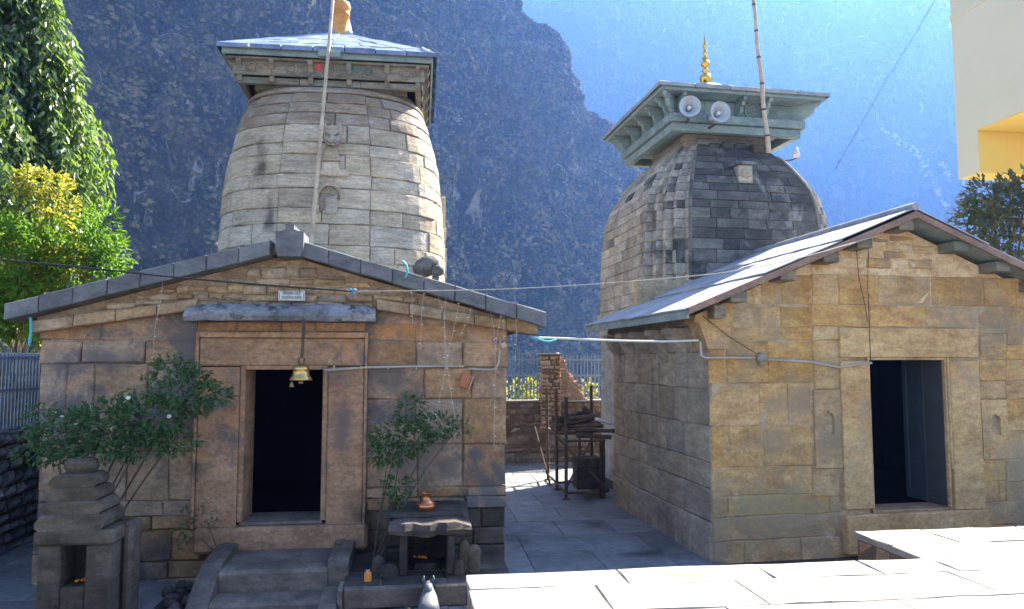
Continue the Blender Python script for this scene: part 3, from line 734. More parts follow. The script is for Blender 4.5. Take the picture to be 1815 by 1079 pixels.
# rim mouldings near the top
def band(plan, sf, cx, cy, z0, z1, pr, mat, parent, name='moulding', bulge=.02, n=4):
    vs = []; fs = []; us = plan.L[:-1]; k = len(us)
    for j in range(n+1):
        t = j/n; z = z0 + (z1-z0)*t; s_ = sf(z); e = pr + bulge*math.sin(math.pi*t)
        for u in us:
            p, nn = plan.at(u+1e-6); q = p*s_ + nn*e; vs.append((cx+q.x, cy+q.y, z))
    for sgn in (0, 1):
        z = z1 if sgn else z0; s_ = sf(z)
        for u in us:
            p, nn = plan.at(u+1e-6); q = p*s_ - nn*.05; vs.append((cx+q.x, cy+q.y, z))
    for j in range(n):
        for i in range(k): fs.append((j*k+i, j*k+(i+1)%k, (j+1)*k+(i+1)%k, (j+1)*k+i))
    for i in range(k):
        fs.append(((n+1)*k+i, (n+1)*k+(i+1)%k, (i+1)%k, i)); fs.append((n*k+i, n*k+(i+1)%k, (n+2)*k+(i+1)%k, (n+2)*k+i))
    return raw(name, vs, fs, mat, parent, True)
band(planL, sL, TCX, TCY, 6.24, 6.34, .03, 'tower_collar', tower)
band(planL, sL, TCX, TCY, 6.36, 6.44, .01, 'tower_collar', tower)
band(planL, sL, TCX, TCY, 2.62, 2.74, .05, 'tower_pale', tower)
# carved face, flared body and round-headed niche on the front of the tower
FT = Frame(-1.40, 12.47, 0)
def ty(z): return -TLH*sL(z)               # front of the shaft in the tower's axes
def tower_pt(px, py, lift=.0):
    y = -1.6
    for _ in range(4):
        p = FT.at(px, py, y); y = ty(p.z) - lift
    return FT.at(px, py, y)
off = Vector((TCX, TCY, 0))
def relief(name, pts, lift, thick, mat='tower_pale', parent=tower):
    P = [tower_pt(px, py, .06) + off for px, py in pts]; n = len(P)
    c = sum(P, Vector())/n
    vs = [p + Vector((0, .08, 0)) for p in P] + [p + Vector((0, -lift, 0)) for p in P] + [c + (p-c)*.86 + Vector((0, -lift-thick, 0)) for p in P]
    fs = [(i, (i+1)%n, (i+1)%n+n, i+n) for i in range(n)] + [(i+n, (i+1)%n+n, (i+1)%n+2*n, i+2*n) for i in range(n)] + [tuple(range(2*n, 3*n))]
    return MB().add(vs, fs).build(name, mat, parent)
face = relief('carved_face', [(570,240),(571,226),(577,221),(583,226),(590,222),(597,226),(603,221),(607,228),(605,244),(600,256),(590,260),(579,257)], .08, .03)
for sg in (-1, 1):
    MB().tube([tower_pt(589 + sg*x, y, .185) + off for x, y in ((4, 240), (8, 238), (13, 234))], [.008, .014, .006], 6).build('eye', 'tower_mid', face)
    MB().tube([tower_pt(589 + sg*x, y, .17) + off for x, y in ((10, 228), (14, 223), (12, 218))], [.022, .02, .012], 7).build('horn', 'tower_pale', face)
p = tower_pt(589, 246, .165) + off; MB().cbox(p.x-.025, p.x+.025, p.y-.03, p.y+.02, p.z-.02, p.z+.045, .01).build('nose', 'tower_pale', face)
p = [tower_pt(px, py, .175) + off for px, py in ((579, 249), (585, 253.5), (590, 252), (595, 253.5), (601, 250))]; MB().tube(p, .012, 6).build('mouth', 'tower_mid', face)
relief('flared_panel', [(572,280),(578,260),(598,260),(602,280),(604,286),(571,286)], .03, .015)
relief('scroll_panel', [(560,312),(566,304),(571,300),(572,287),(600,287),(602,300),(608,304),(618,300),(621,308),(616,313)], .03, .015)
ar = [(562 + 22 + 22*math.cos(math.pi*(1-i/10)), 352 - 26*math.sin(math.pi*i/10)) for i in range(11)]
ap = [tower_pt(px, py, .075) + off for px, py in [(562, 378)] + ar + [(606, 352)]]
MB().tube(ap, .028, 6).build('niche_arch', 'tower_pale', tower)
relief('niche_back', [(565,378),(565,352),(570,338),(584,329),(598,338),(603,352),(603,352)], .005, .004, 'tower_collar')
relief('pilaster_stub', [(577,379),(577,352),(598,346),(598,379)], .03, .012)
# tall moulded edge piece on the right flank and carved animal at its foot
fl = MB()
bx = FT.at(786, 380, .25)
for (za, zb, w) in ((3.4, 3.62, .06), (3.62, 4.15, .075), (4.15, 4.32, .055), (4.32, 4.5, .07), (4.5, 5.05, .05)):
    fl.cbox(bx.x+off.x-.05-w, bx.x+off.x+w-.02, bx.y+off.y-.15, bx.y+off.y+.35, za, zb-.006, .015)
fl.build('flank_fin', 'tower_pale', tower)
an = MB()
p = FT.at(752, 472, -1.5) + off
an.lathe([(.0,-.2),(.1,-.17),(.15,-.05),(.16,.08),(.10,.2),(0,.24)], 10, Matrix.Translation(p + Vector((0, .1, .0))) @ Matrix.Rotation(R(65), 4, 'Y'), False)
an.lathe([(0,-.1),(.07,-.07),(.09,0),(.06,.08),(0,.1)], 8, Matrix.Translation(p + Vector((.2, 0, -.06))) @ Matrix.Rotation(R(100), 4, 'Y'), False)
an.cbox(p.x+.12, p.x+.22, p.y-.04, p.y+.06, p.z-.3, p.z-.1, .02)
an.build('carved_animal', 'tower_mid', tower, True)

# canopy of the left tower
CZ = 6.80; CA = 1.55
can = MB().box(TCX-1.15, TCX+1.15, TCY-1.15, TCY+1.15, 6.34, 6.52).build('canopy', 'weathered_wood', LT)
def square_ring(h, y, za, zb, th, mat, name, parent, boards=1, ch=.008, skew=0):
    """four runs of board round a square of half size h"""
    for q in range(4):
        m = Matrix.Translation((TCX, TCY, 0)) @ Matrix.Rotation(q*math.pi/2, 4, 'Z')
        e = h if q % 2 == 0 else h - th - .002
        xs = [-e + 2*e*i/boards for i in range(boards+1)]
        for a, b in zip(xs, xs[1:]):
            MB().cbox(a+.002, b-.002, -h, -h+th, za, zb, ch, m).build(name, mat, parent)
square_ring(CA, 0, CZ-.075, CZ+.045, .035, 'green_paint', 'fascia_board', can, 2)
square_ring(CA-.13, 0, CZ-.33, CZ-.085, .04, 'weathered_wood', 'frieze_panel', can, 5)
square_ring(CA-.19, 0, CZ-.44, CZ-.34, .08, 'weathered_wood', 'lower_beam', can, 3)
square_ring(CA-.06, 0, CZ-.115, CZ-.078, .12, 'weathered_wood', 'cornice_board', can, 1)
for q in range(4):
    m = Matrix.Translation((TCX, TCY, 0)) @ Matrix.Rotation(q*math.pi/2, 4, 'Z')
    for i in range(5):
        x = -1.14 + i*.57
        for r_ in (.085, .045):
            mm = m @ Matrix.Translation((x, -(CA-.13)-.004, CZ-.205)) @ Matrix.Rotation(R(90), 4, 'X')
            ring = MB()
            pts = [(r_*math.cos(2*math.pi*k/12), r_*math.sin(2*math.pi*k/12), 0) for k in range(13)]
            ring.tube([mm @ Vector(t) for t in pts], .012, 5, False); ring.build('rosette', 'weathered_wood', can)
    for i in range(6):
        x = -1.42 + i*.568
        if abs(x) > 1.35: x *= .93
        bp_ = [(-CA+.04, CZ-.10), (-CA+.06, CZ-.17), (-CA+.14, CZ-.26), (-CA+.16, CZ-.42), (-CA+.26, CZ-.43), (-CA+.26, CZ-.10)]
        MB().prism(bp_, 'x', x-.035, x+.035, m).build('bracket', 'weathered_wood', can)
# hipped roof of slabs in courses
croof = MB()
croof.add([(TCX-CA, TCY-CA, CZ+.02), (TCX+CA, TCY-CA, CZ+.02), (TCX+CA, TCY+CA, CZ+.02), (TCX-CA, TCY+CA, CZ+.02), (TCX, TCY, CZ+1.0)], [(0,1,4),(1,2,4),(2,3,4),(3,0,4),(3,2,1,0)])
croof = croof.build('canopy_roof', 'dark_timber', LT)
def hip_slabs(cx, cy, half, z0, rise, rows, parent, mat, rng, over=.06, w=.45):
    for q in range(4):
        m = Matrix.Translation((cx, cy, 0)) @ Matrix.Rotation(q*math.pi/2, 4, 'Z')
        for j in range(rows):
            a, b = j/rows, (j+1)/rows
            ha, hb = (half+over)*(1-a), (half+over)*(1-b)
            if hb < .12: hb = .12
            n = max(1, round(2*ha/w))
            for i in range(n):
                def fn(u, v, d, ha=ha, hb=hb, a=a, b=b, m=m):
                    hh = ha + (hb-ha)*v; return tuple(m @ Vector((-hh + 2*hh*u, -hh, z0 + rise*(a+(b-a)*v) + d)))
                stone(fn, i/n, (i+1)/n, 0, 1, rng, parent, mat, 'roof_slab', .03 + .02 + rng.uniform(-.006, .01), .02, .004, 1, 1, .003, .002, 0, .003)
hip_slabs(TCX, TCY, CA, CZ+.02, .97, 7, croof, 'slate_blue', rng)
fin = MB()
fz0 = CZ + .88
fin.lathe([(.22,0),(.225,.06),(.20,.085),(.165,.25),(.125,.44),(.138,.45),(.138,.48),(.10,.49),(.145,.55),(.155,.60),(.13,.67),(.06,.71),(.05,.75),(.09,.79),(.02,.92),(0,1.02)], 20, Matrix.Translation((TCX, TCY, fz0)), False)
fin.build('finial', 'ochre_finial', LT, True)

# ------------------------------------------------------------------ the right temple
RROT = R(3.5)
FR = Frame(5.69, 8.10, RROT)
RT = thing('stone_temple', 'right stone temple with ochre front, open blue door, dark tower and pale green canopy', 'temple', (5.69, 8.10, 0), RROT)
rng = random.Random(202)
W2 = 2.47; DR = 3.35
def rx(px, py=700, y=0): return FR.at(px, py, y).x
def rzz(py, px=1500, y=0): return FR.at(px, py, y).z
ex0, ex1, ez0, ez1 = rx(1541), rx(1674), rzz(902, 1600), rzz(638, 1600)
fa, fb = rx(1488), rx(1733)
wallr = MB()
wallr.box(-W2+.03, ex0-.04, 0, .32, -.05, 2.9); wallr.box(ex1+.04, W2-.03, 0, .32, -.05, 2.9)
wallr.box(ex0-.04, ex1+.04, 0, .32, ez1+.03, 2.9); wallr.box(ex0-.04, ex1+.04, 0, .32, -.05, ez0-.03)
wallr.box(-W2+.03, -W2+.35, .32, DR, -.05, 2.75); wallr.box(W2-.35, W2-.03, .32, DR, -.05, 2.75); wallr.box(-W2+.35, W2-.35, DR-.15, DR, -.05, 3.5)
wallr = wallr.build('wall', 'mortar', RT)
MB().box(-W2+.35, W2-.35, .32, DR-.15, -.05, ez0-.035).build('interior_floor', 'painted_gloom', RT)
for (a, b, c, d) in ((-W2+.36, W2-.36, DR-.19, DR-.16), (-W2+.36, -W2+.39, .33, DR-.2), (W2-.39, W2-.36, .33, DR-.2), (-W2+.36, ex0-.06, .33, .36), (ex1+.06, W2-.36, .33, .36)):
    MB().box(a, b, c, d, ez0-.03, 2.7).build('gloom_lining', 'painted_gloom', RT)  # added sheets again, room shade put into their colour
MB().box(-W2+.35, W2-.35, .33, DR-.15, 2.7, 2.74).build('interior_ceiling', 'painted_gloom', RT)
def rrow(y0, y1, xs, mat='ochre_stone', pr=.012, **k):
    z1, z0 = rzz(y0, xs[0]), rzz(y1, xs[0])
    X = [FR.at(x, (y0+y1)/2).x for x in xs]
    if xs[0] <= 1254: X[0] = -W2
    for a, b in zip(X, X[1:]):
        stone(front, a, b, z0, z1, rng, wallr, mat, 'stone_block', pr*.6 + rng.uniform(-.004, .004), .04, .010, max(1, min(5, int((b-a)/.16))), 1 if z1-z0 < .25 else 2, .006, .009, 0, .0015, **k)
for (y0, y1, xs) in ((484, 539, [1348, 1384, 1438]), (541, 579, [1254, 1300, 1384, 1438]), (579, 603, [1253, 1384, 1438]), (603, 680, [1253, 1287, 1361, 1438]), (680, 756, [1253, 1345, 1396, 1438]), (756, 830, [1253, 1292, 1352, 1438]),
                     (830, 881, [1253, 1438]), (881, 918, [1253, 1289, 1469, 1489]), (918, 961, [1253, 1481]), (961, 1003, [1253, 1319, 1420, 1489])):
    rrow(y0, y1, xs, pr=.012 if y0 < 830 else .024)
for (y0, y1, xs) in ((579, 603, [1440, 1488]), (603, 690, [1440, 1488]), (830, 881, [1440, 1488])):
    rrow(y0, y1, xs, pr=.03)
rrow(484, 539, [1438, 1485, 1556, 1650, 1742, 1800, 1870, 1960]); rrow(539, 579, [1438, 1540, 1640, 1727, 1778, 1850, 1960])
for (y0, y1, xs) in ((579, 593, [1735, 1781]), (593, 638, [1735, 1781]), (638, 675, [1735, 1781]), (675, 708, [1735, 1781]), (814, 853, [1735, 1781]), (853, 890, [1735, 1770, 1781]), (890, 932, [1740, 1830, 1960]), (932, 1003, [1740, 1800, 1880, 1960])):
    rrow(y0, y1, xs, pr=.022)
for (y0, y1) in ((579, 612), (612, 638), (638, 675), (675, 708), (708, 740), (740, 765), (765, 814), (814, 853), (853, 890)):
    rrow(y0, y1, [1782] + [1782 + (1960-1782)*t for t in (.28 + rng.uniform(-.08,.08), .62 + rng.uniform(-.08,.08), 1)], pr=.014)
# pilaster stones with a small ogee niche
def niche_stone(x0, x1, y0, y1, nx0, nx1, ny0, ny1):
    a, b = rx(x0), rx(x1); zt, zb = rzz(y0, x0), rzz(y1, x0); na, nb = rx(nx0), rx(nx1); nt, nbm = rzz(ny0, x0), rzz(ny1, x0)
    m = MB(); nm = (na+nb)/2; sh = nt - (nt-nbm)*.28
    hole = [(na, nbm), (nb, nbm), (nb, sh), (nb-.012, sh+.03), (nm+.02, sh+.045), (nm, nt), (nm-.02, sh+.045), (na+.012, sh+.03), (na, sh)]
    d0, d1 = -.028, .03
    outer = [(a+.004, zb+.004), (b-.004, zb+.004), (b-.004, sh), (b-.004, sh+.04), (b-.004, zt-.004), (nm, zt-.004), (a+.004, zt-.004), (a+.004, sh+.04), (a+.004, sh)]
    n = len(hole); vs = [(x, d0, z) for x, z in hole] + [(x, d0, z) for x, z in outer] + [(x, d1, z) for x, z in hole] + [(x, .05, z) for x, z in outer]
    fs = []
    for i in range(n):
        j = (i+1) % n
        fs += [(i, j, n+j, n+i), (i, 2*n+i, 2*n+j, j), (n+i, n+j, 3*n+j, 3*n+i)]
    fs.append(tuple(range(2*n, 3*n)))
    m.add(vs, fs).build('niche_stone', 'ochre_stone', wallr)
niche_stone(1440, 1488, 690, 830, 1454, 1474, 726, 769)
niche_stone(1735, 1781, 708, 814, 1752, 1768, 733, 771)
# door surround
sr = MB()
sr.cbox(fa, ex0-.025, -.045, .3, rzz(902, 1500), rzz(640, 1500), .008); sr.cbox(ex1+.055, fb, -.045, .3, rzz(902, 1700), rzz(640, 1700), .008)
sr.cbox(fa, fb, -.048, .3, rzz(638.5, 1600)+.035, rzz(582, 1600), .008)
surr = sr.build('door_surround', 'ochre_frame', RT)
for (a, b, c, d, e) in ((ex0-.024, ex0, ez0, ez1+.034, -.03), (ex1, ex1+.024, ez0, ez1+.034, -.025), (ex0, ex1, ez1, ez1+.03, -.03), (ex1+.026, ex1+.053, ez0+.45, ez1+.034, -.04)):
    MB().cbox(a, b, e, .32, c, d, .006).build('inner_moulding', 'ochre_frame', surr)
MB().cbox(fa-.02, fb+.03, -.10, .3, rzz(975, 1600), ez0-.03, .012).build('sill_stone', 'ochre_frame', surr)
MB().cbox(ex0-.02, ex1+.02, -.03, .33, ez0-.029, ez0, .006).build('threshold', 'brown_frame', surr)
MB().cbox(ex1-.012, ex1-.001, .02, .33, ez0, ez1, .003).build('door_frame', 'door_grey', RT)
# folded-back door leaf, seen from its panelled side
dl = MB(); lx = ex1 + .005; ly0, ly1 = .335, .70
dl.cbox(lx, lx+.035, ly0, ly1, ez0+.005, ez1+.0, .004)
leaf = dl.build('door', 'blue_paint', RT)
for (ya, yb) in ((ly0, ly0+.07), (ly1-.07, ly1)):
    MB().cbox(lx-.018, lx-.001, ya, yb, ez0+.005, ez1, .004).build('stile', 'blue_paint', leaf)
for t in (0, .22, .45, .68, .93):
    zc = ez0 + (ez1-ez0)*t
    MB().cbox(lx-.017, lx-.001, ly0+.072, ly1-.072, zc+.005, zc+.10, .004).build('rail', 'blue_paint', leaf)
# left side wall facing the lane
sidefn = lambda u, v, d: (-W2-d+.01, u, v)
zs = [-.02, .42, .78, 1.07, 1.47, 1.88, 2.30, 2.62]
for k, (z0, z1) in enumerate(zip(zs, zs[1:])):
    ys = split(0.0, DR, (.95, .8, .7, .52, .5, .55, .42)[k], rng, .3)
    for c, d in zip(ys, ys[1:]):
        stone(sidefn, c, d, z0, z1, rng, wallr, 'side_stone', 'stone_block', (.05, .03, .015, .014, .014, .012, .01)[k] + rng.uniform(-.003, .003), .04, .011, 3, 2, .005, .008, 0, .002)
# gable rubble under plaster
GR = FR.at(1617, 378, -.02)
verge_y = -.30
vr = FR.at(1617, 371, verge_y); ve = FR.at(1222, 540, verge_y)
vx = 0.0; vz = vr.z; ex_ = ve.x; ez_ = ve.z
slope = (vz - ez_)/(vx - ex_)
def rroof(x): return vz - slope*abs(x - vx)
gz0 = rzz(484, 1500)
gm_ = MB().prism([(-W2+.02, 2.62), (W2-.02, 2.62), (W2-.02, rroof(W2)-.14), (vx, vz-.14), (-W2+.02, rroof(-W2)-.14)], 'y', .005, .3).build('gable', 'plaster_rubble', RT)
gz1 = rzz(540, 1300); gx1 = rx(1350, 510)
z = gz1
while z < vz - .15:
    h = rng.uniform(.07, .13); x = -W2
    while x < W2:
        w = rng.uniform(.14, .42); xa, xb = x, x+w; x += w
        zc = min(rroof(xa), rroof(xb)) - .16
        hi = min(z+h, zc)
        if hi - z < .04: continue
        if rng.random() < .16: continue
        if z < gz0 and xa > gx1 - .1 and xa < -gx1: continue
        if z < gz0: hi = min(hi, gz0)
        stone(front, xa, min(xb, W2), z + rng.uniform(0, .008), hi, rng, gm_, 'plaster_rubble' if rng.random() < .62 else 'ochre_stone', 'rubble_stone', rng.uniform(-.002, .016), .03, .014, 2, 2, .005, .010, .006, .002)
    z += h
# lower rubble left of the top course where the gable widens
x = -W2
# shaped end stone carrying the eave at the corner
cz_ = 2.62
MB().prism([(-W2-.16, rroof(-W2-.16)-.17), (-W2-.18, rroof(-W2-.18)-.24), (-W2-.12, rroof(-W2)-.33), (-W2-.05, 2.44), (-W2-.02, 2.34), (-W2+.25, 2.34), (-W2+.3, rroof(-W2+.3)-.17)], 'y', -.028, .26).build('corner_corbel', 'ochre_stone', RT)
for k in range(5):
    y = .72 + k*.60
    MB().prism([(-W2-.22, 2.60), (-W2-.22, 2.53), (-W2-.17, 2.50), (-W2-.12, 2.40), (-W2-.04, 2.30), (-W2-.015, 2.18), (-W2+.05, 2.18), (-W2+.05, 2.60)], 'y', y-.12, y+.12).build('corbel', 'side_stone', RT)
MB().cbox(-W2-.10, -W2+.05, .27, DR, 2.615, 2.70, .01).build('wall_plate', 'side_stone', RT)
# roof: deck, sheets, barge boards, fascia, purlins
RB = DR + .25
dk = MB()
for sg in (-1, 1):
    xa, xb = vx, sg*abs(ex_)
    za, zb = rroof(xa), rroof(xb)
    q = [(xa, verge_y+.05, za-.075), (xb, verge_y+.05, zb-.075), (xb, RB, zb-.075), (xa, RB, za-.075), (xa, verge_y+.05, za-.03), (xb, verge_y+.05, zb-.03), (xb, RB, zb-.03), (xa, RB, za-.03)]
    dk.add(q, [(0,1,2,3),(4,5,6,7),(0,1,5,4),(1,2,6,5),(2,3,7,6),(3,0,4,7)])
roofr = dk.build('roof', 'green_paint', RT)
for sg in (-1, 1):
    n = 3; xs = [0, .95, 1.9, abs(ex_)+.05]
    for i in range(n):
        ys = split(verge_y-.01, RB, .33, rng, .12)
        for a, b in zip(ys, ys[1:]):
            lift = .022*(n-1-i)
            def fn(u, v, d, sg=sg, lift=lift): return (sg*u, v, rroof(u) - .02 + lift + d)
            ua, ub = xs[i], xs[i+1] + (.03 if i < n-1 else 0)
            stone(fn, ua + rng.uniform(-.0, .02), ub + rng.uniform(-.01, .02), a, b, rng, roofr, 'roof_sheet', 'roof_slab', rng.uniform(0, .006), .012, .003, 2, 1, .002, .003, 0, .002)
MB().tube([(vx, verge_y-.02, vz+.035), (vx, RB, vz+.035)], .05, 8).build('ridge_cap', 'roof_sheet', roofr)
for sg in (-1, 1):
    xa, xb = 0, sg*(abs(ex_)+.02)
    m = MB(); za, zb = rroof(0)-.022, rroof(xb)-.022
    y0, y1 = verge_y-.03, verge_y+.004
    m.add([(xa,y0,za-.075),(xb,y0,zb-.075),(xb,y1,zb-.075),(xa,y1,za-.075),(xa,y0,za),(xb,y0,zb),(xb,y1,zb),(xa,y1,za)], [(0,1,2,3),(4,5,6,7),(0,1,5,4),(1,2,6,5),(2,3,7,6),(3,0,4,7)])
    m.build('barge_board', 'barge_wood', roofr)
    x0 = sg*abs(ex_)
    MB().cbox(min(x0, x0+sg*.025), max(x0, x0+sg*.025), verge_y+.006, RB, rroof(x0)-.15, rroof(x0)-.025, .004).build('fascia_board', 'green_paint', roofr)
for (px, py) in ((1305, 512), (1392, 474), (1468, 443), (1527, 420), (1600, 388), (1697, 414), (1770, 444), (1840, 478)):
    x = FR.at(px, py, -.2).x; zc = rroof(x) - .115
    MB().cbox(x-.10, x+.10, verge_y+.04, .2, zc-.085, zc+.035, .008).build('purlin_end', 'weathered_wood', roofr)
MB().cbox(-W2-.02, -W2+.12, -.20, .1, rroof(-W2)-.28, rroof(-W2)-.13, .01).build('purlin_end', 'weathered_wood', roofr)

# tower of the right temple: stepped square plan
UX, UY = -.0, 5.05
def cross_plan(lv):
    """lv: (half width, offset) from the middle of a side outwards; mirrored and turned four times"""
    q = []
    for (w, o) in lv: q += [(w, -o)]
    pts = []
    half = []
    for i, (w, o) in enumerate(lv):
        half.append((w, -o))
        if i+1 < len(lv): half.append((w, -lv[i+1][1]))
    # half runs from the centre face's right edge to the corner; mirror across the diagonal
    diag = [(-y, -x) for (x, y) in reversed(half)]
    quarter = half + [p for p in diag if p not in half]
    for k in range(4):
        a = k*math.pi/2; c, s_ = math.cos(a), math.sin(a)
        for (x, y) in quarter: pts.append(Vector((x*c - y*s_, x*s_ + y*c, 0)))
    out = []
    for p in pts:
        if not out or (p-out[-1]).length > 1e-5: out.append(p)
    if (out[0]-out[-1]).length < 1e-5: out.pop()
    return out
cp = cross_plan([(1.15, 1.68), (1.31, 1.55), (1.44, 1.44)])
planR = Plan(cp)
sR = smooth_prof([(0, 1.06), (2.6, 1.055), (3.4, 1.045), (4.0, 1.035), (4.45, 1.02), (4.78, 1.0), (5.1, .945), (5.4, .85), (5.66, .745), (5.9, .61), (6.08, .50), (6.25, .47)])
tr = shaft('tower', planR, sR, UX, UY, -.05, 6.2, .012, 'joint_pale', RT, 30, False)
rng = random.Random(303)
zs = [2.6, 2.9, 3.15, 3.38, 3.62, 3.80, 4.02, 4.2, 4.38, 4.54, 4.72, 4.86, 5.03, 5.17, 5.32, 5.46, 5.60, 5.74, 5.88, 6.04]
nseg = planR.n
for si in range(nseg):
    pa, pb = cp[si], cp[(si+1) % nseg]; ln = (pb-pa).length; nn = planR.nm[si]
    if nn.y > .5: continue                                     # the far side is never seen
    frontface = nn.y < -.9 and ln > 2
    for k, (z0, z1) in enumerate(zip(zs, zs[1:])):
        sc = sR((z0+z1)/2)
        def fn(u, v, d, pa=pa, pb=pb, nn=nn, ln=ln):
            q = pa.lerp(pb, u/ln)*sR(v) + nn*d; return (UX+q.x, UY+q.y, v)
        us = split(0, ln, .46/sc, rng, .4) if ln > .4 else [0, ln]
        for a, b in zip(us, us[1:]):
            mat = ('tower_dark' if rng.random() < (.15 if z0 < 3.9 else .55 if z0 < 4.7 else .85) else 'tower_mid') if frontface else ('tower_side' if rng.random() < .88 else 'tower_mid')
            stone(fn, a, b, z0, z1, rng, tr, mat, 'stone_block', .014 + rng.uniform(-.006, .008), .04, .008, max(1, min(3, int((b-a)/.2))), 1, .004, .003, 0, .003)
def bandR(z0, z1, pr, mat, bulge=.0):
    vs = []; fs = []; k = len(cp)
    lv = [(z0, -.05), (z0, pr), (z1, pr), (z1, -.05)]
    for (z, e) in lv:
        s_ = sR(z)
        for p in cp:
            q = p*s_ * (1 + e/1.7); vs.append((UX+q.x, UY+q.y, z))
    for j in range(3):
        for i in range(k): fs.append((j*k+i, j*k+(i+1)%k, (j+1)*k+(i+1)%k, (j+1)*k+i))
    MB().add(vs, fs).build('moulding', mat, tr)
bandR(3.02, 3.10, .07, 'tower_side'); bandR(2.78, 2.98, .03, 'tower_side')
MB().cbox(UX-.80, UX+.80, UY-.80, UY+.80, 5.95, 6.26, .03).build('neck', 'tower_collar', tr)
# arched rim running over the front face, carved rosettes on the left flank, framed plaque with hood
def tRy(z): return -1.68*sR(z)
def frontR(x, z, lift): return Vector((UX + x, UY + tRy(z) - lift, z))
for sg in (-1, 1):
    pts = [frontR(sg*1.15*sR(z)*.985, z, .02) for z in [3.4 + i*.17 for i in range(15)]]
    MB().tube(pts, .03, 6).build('arch_rim', 'tower_mid', tr)
cap = MB()
for i, (x, w) in enumerate(((-.42, .22), (-.18, .24), (.07, .24), (.32, .22))):
    cap.cbox(UX+x, UX+x+w-.01, UY-.99, UY-.6, 5.93, 6.09 - abs(x+.05)*.12, .03)
cap.build('crest_stone', 'tower_dark', tr)
FRt = lambda px, py, lift: (lambda y: FR.at(px, py, y))(UY + tRy(5.4) - lift)
pl = FRt(1317, 310, .05)
pq = MB().cbox(pl.x-.13, pl.x+.13, UY+tRy(5.2)-.03, UY-.9, pl.z-.16, pl.z+.15, .012).build('framed_plaque', 'tower_pale', tr)
MB().cbox(pl.x-.20, pl.x+.20, UY+tRy(5.2)-.10, UY-.9, pl.z+.155, pl.z+.20, .012).build('plaque_hood', 'hood_stone', pq)
MB().lathe([(0,.02),(.06,.018),(.085,0),(.085,-.02)], 14, Matrix.Translation((pl.x, UY+tRy(5.2)-.04, pl.z)) @ Matrix.Rotation(R(90), 4, 'X'), False).build('plaque_face', 'tower_pale', pq, True)
MB().cbox(pl.x+.42, pl.x+.70, UY-1.1, UY-.75, 5.86, 6.02, .02).build('pole_socket', 'mossy_stone', tr)
for (px, py) in ((1152, 378), (1165, 332)):
    p = FR.side(px, py, UX - 1.43*sR(4.8))
    MB().lathe([(0,.03),(.05,.028),(.09,.01),(.10,-.03)], 12, Matrix.Translation(p + Vector((-.02, 0, 0))) @ Matrix.Rotation(R(-90), 4, 'Y'), False).build('carved_disc', 'tower_side', tr, True)
for k in range(7):
    z = 5.02 + .0*k; y = UY - 1.38*sR(5.1) - .03 + k*.055
    MB().tube([(UX - 1.46*sR(5.0) - .03, y, 5.0), (UX - 1.46*sR(5.15) - .03, y, 5.16)], .026, 6).build('carved_flute', 'tower_side', tr)

# canopy of the right tower, painted pale green
KZ = 6.80; KA = 1.52
kan = MB().box(UX-1.0, UX+1.0, UY-1.0, UY+1.0, 6.27, KZ-.06).build('canopy', 'green_paint', RT)
def ring_r(h, za, zb, th, name, boards=1):
    for q in range(4):
        m = Matrix.Translation((UX, UY, 0)) @ Matrix.Rotation(q*math.pi/2, 4, 'Z')
        e = h if q % 2 == 0 else h - th - .002
        xs = [-e + 2*e*i/boards for i in range(boards+1)]
        for a, b in zip(xs, xs[1:]): MB().cbox(a+.002, b-.002, -h, -h+th, za, zb, .006, m).build(name, 'green_paint', kan)
ring_r(KA, KZ-.06, KZ+.03, .03, 'fascia_board', 2)
ring_r(1.21, 6.15, 6.29, .12, 'lower_beam', 1)
ring_r(1.27, 6.30, 6.44, .10, 'upper_beam', 1)
ring_r(1.13, 6.445, KZ-.065, .05, 'frieze_panel', 4)
for q in range(4):
    m = Matrix.Translation((UX, UY, 0)) @ Matrix.Rotation(q*math.pi/2, 4, 'Z')
    MB().add([m @ Vector(v) for v in ((-KA+.03,-KA+.03,KZ-.055),(KA-.03,-KA+.03,KZ-.055),(1.12,-1.12,KZ-.058),(-1.12,-1.12,KZ-.058),(-KA+.03,-KA+.03,KZ-.03),(KA-.03,-KA+.03,KZ-.03),(1.12,-1.12,KZ-.03),(-1.12,-1.12,KZ-.03))],
             [(0,1,2,3),(4,5,6,7),(0,1,5,4),(1,2,6,5),(2,3,7,6),(3,0,4,7)]).build('soffit_board', 'green_paint', kan)
    for x in ((-1.08, .02, .5) if q == 0 else (-1.1, -.5, .08, .62, 1.1)):
        bp_ = [(-KA+.05, KZ-.06), (-KA+.06, KZ-.12), (-KA+.12, KZ-.14), (-KA+.13, KZ-.20), (-KA+.19, KZ-.22), (-KA+.20, KZ-.29), (-1.24, KZ-.34), (-1.14, KZ-.35), (-1.14, KZ-.06)]
        MB().prism(bp_, 'x', x-.03, x+.03, m).build('bracket', 'green_paint', kan)
    m2 = m @ Matrix.Rotation(R(-45), 4, 'Z')
    MB().prism([(-KA*1.36, KZ-.06), (-KA*1.34, KZ-.12), (-1.95, KZ-.16), (-1.9, KZ-.26), (-1.72, KZ-.36), (-1.55, KZ-.36), (-1.55, KZ-.06)], 'x', -.035, .035, m2).build('corner_bracket', 'green_paint', kan)
mm = Matrix.Translation((UX+.33, UY-1.135, KZ-.20)) @ Matrix.Rotation(R(90), 4, 'X')
for r_ in (.15, .09, .04):
    MB().tube([mm @ Vector((r_*math.cos(2*math.pi*k/16), r_*math.sin(2*math.pi*k/16), 0)) for k in range(17)], .016, 5, False).build('rosette', 'green_paint', kan)
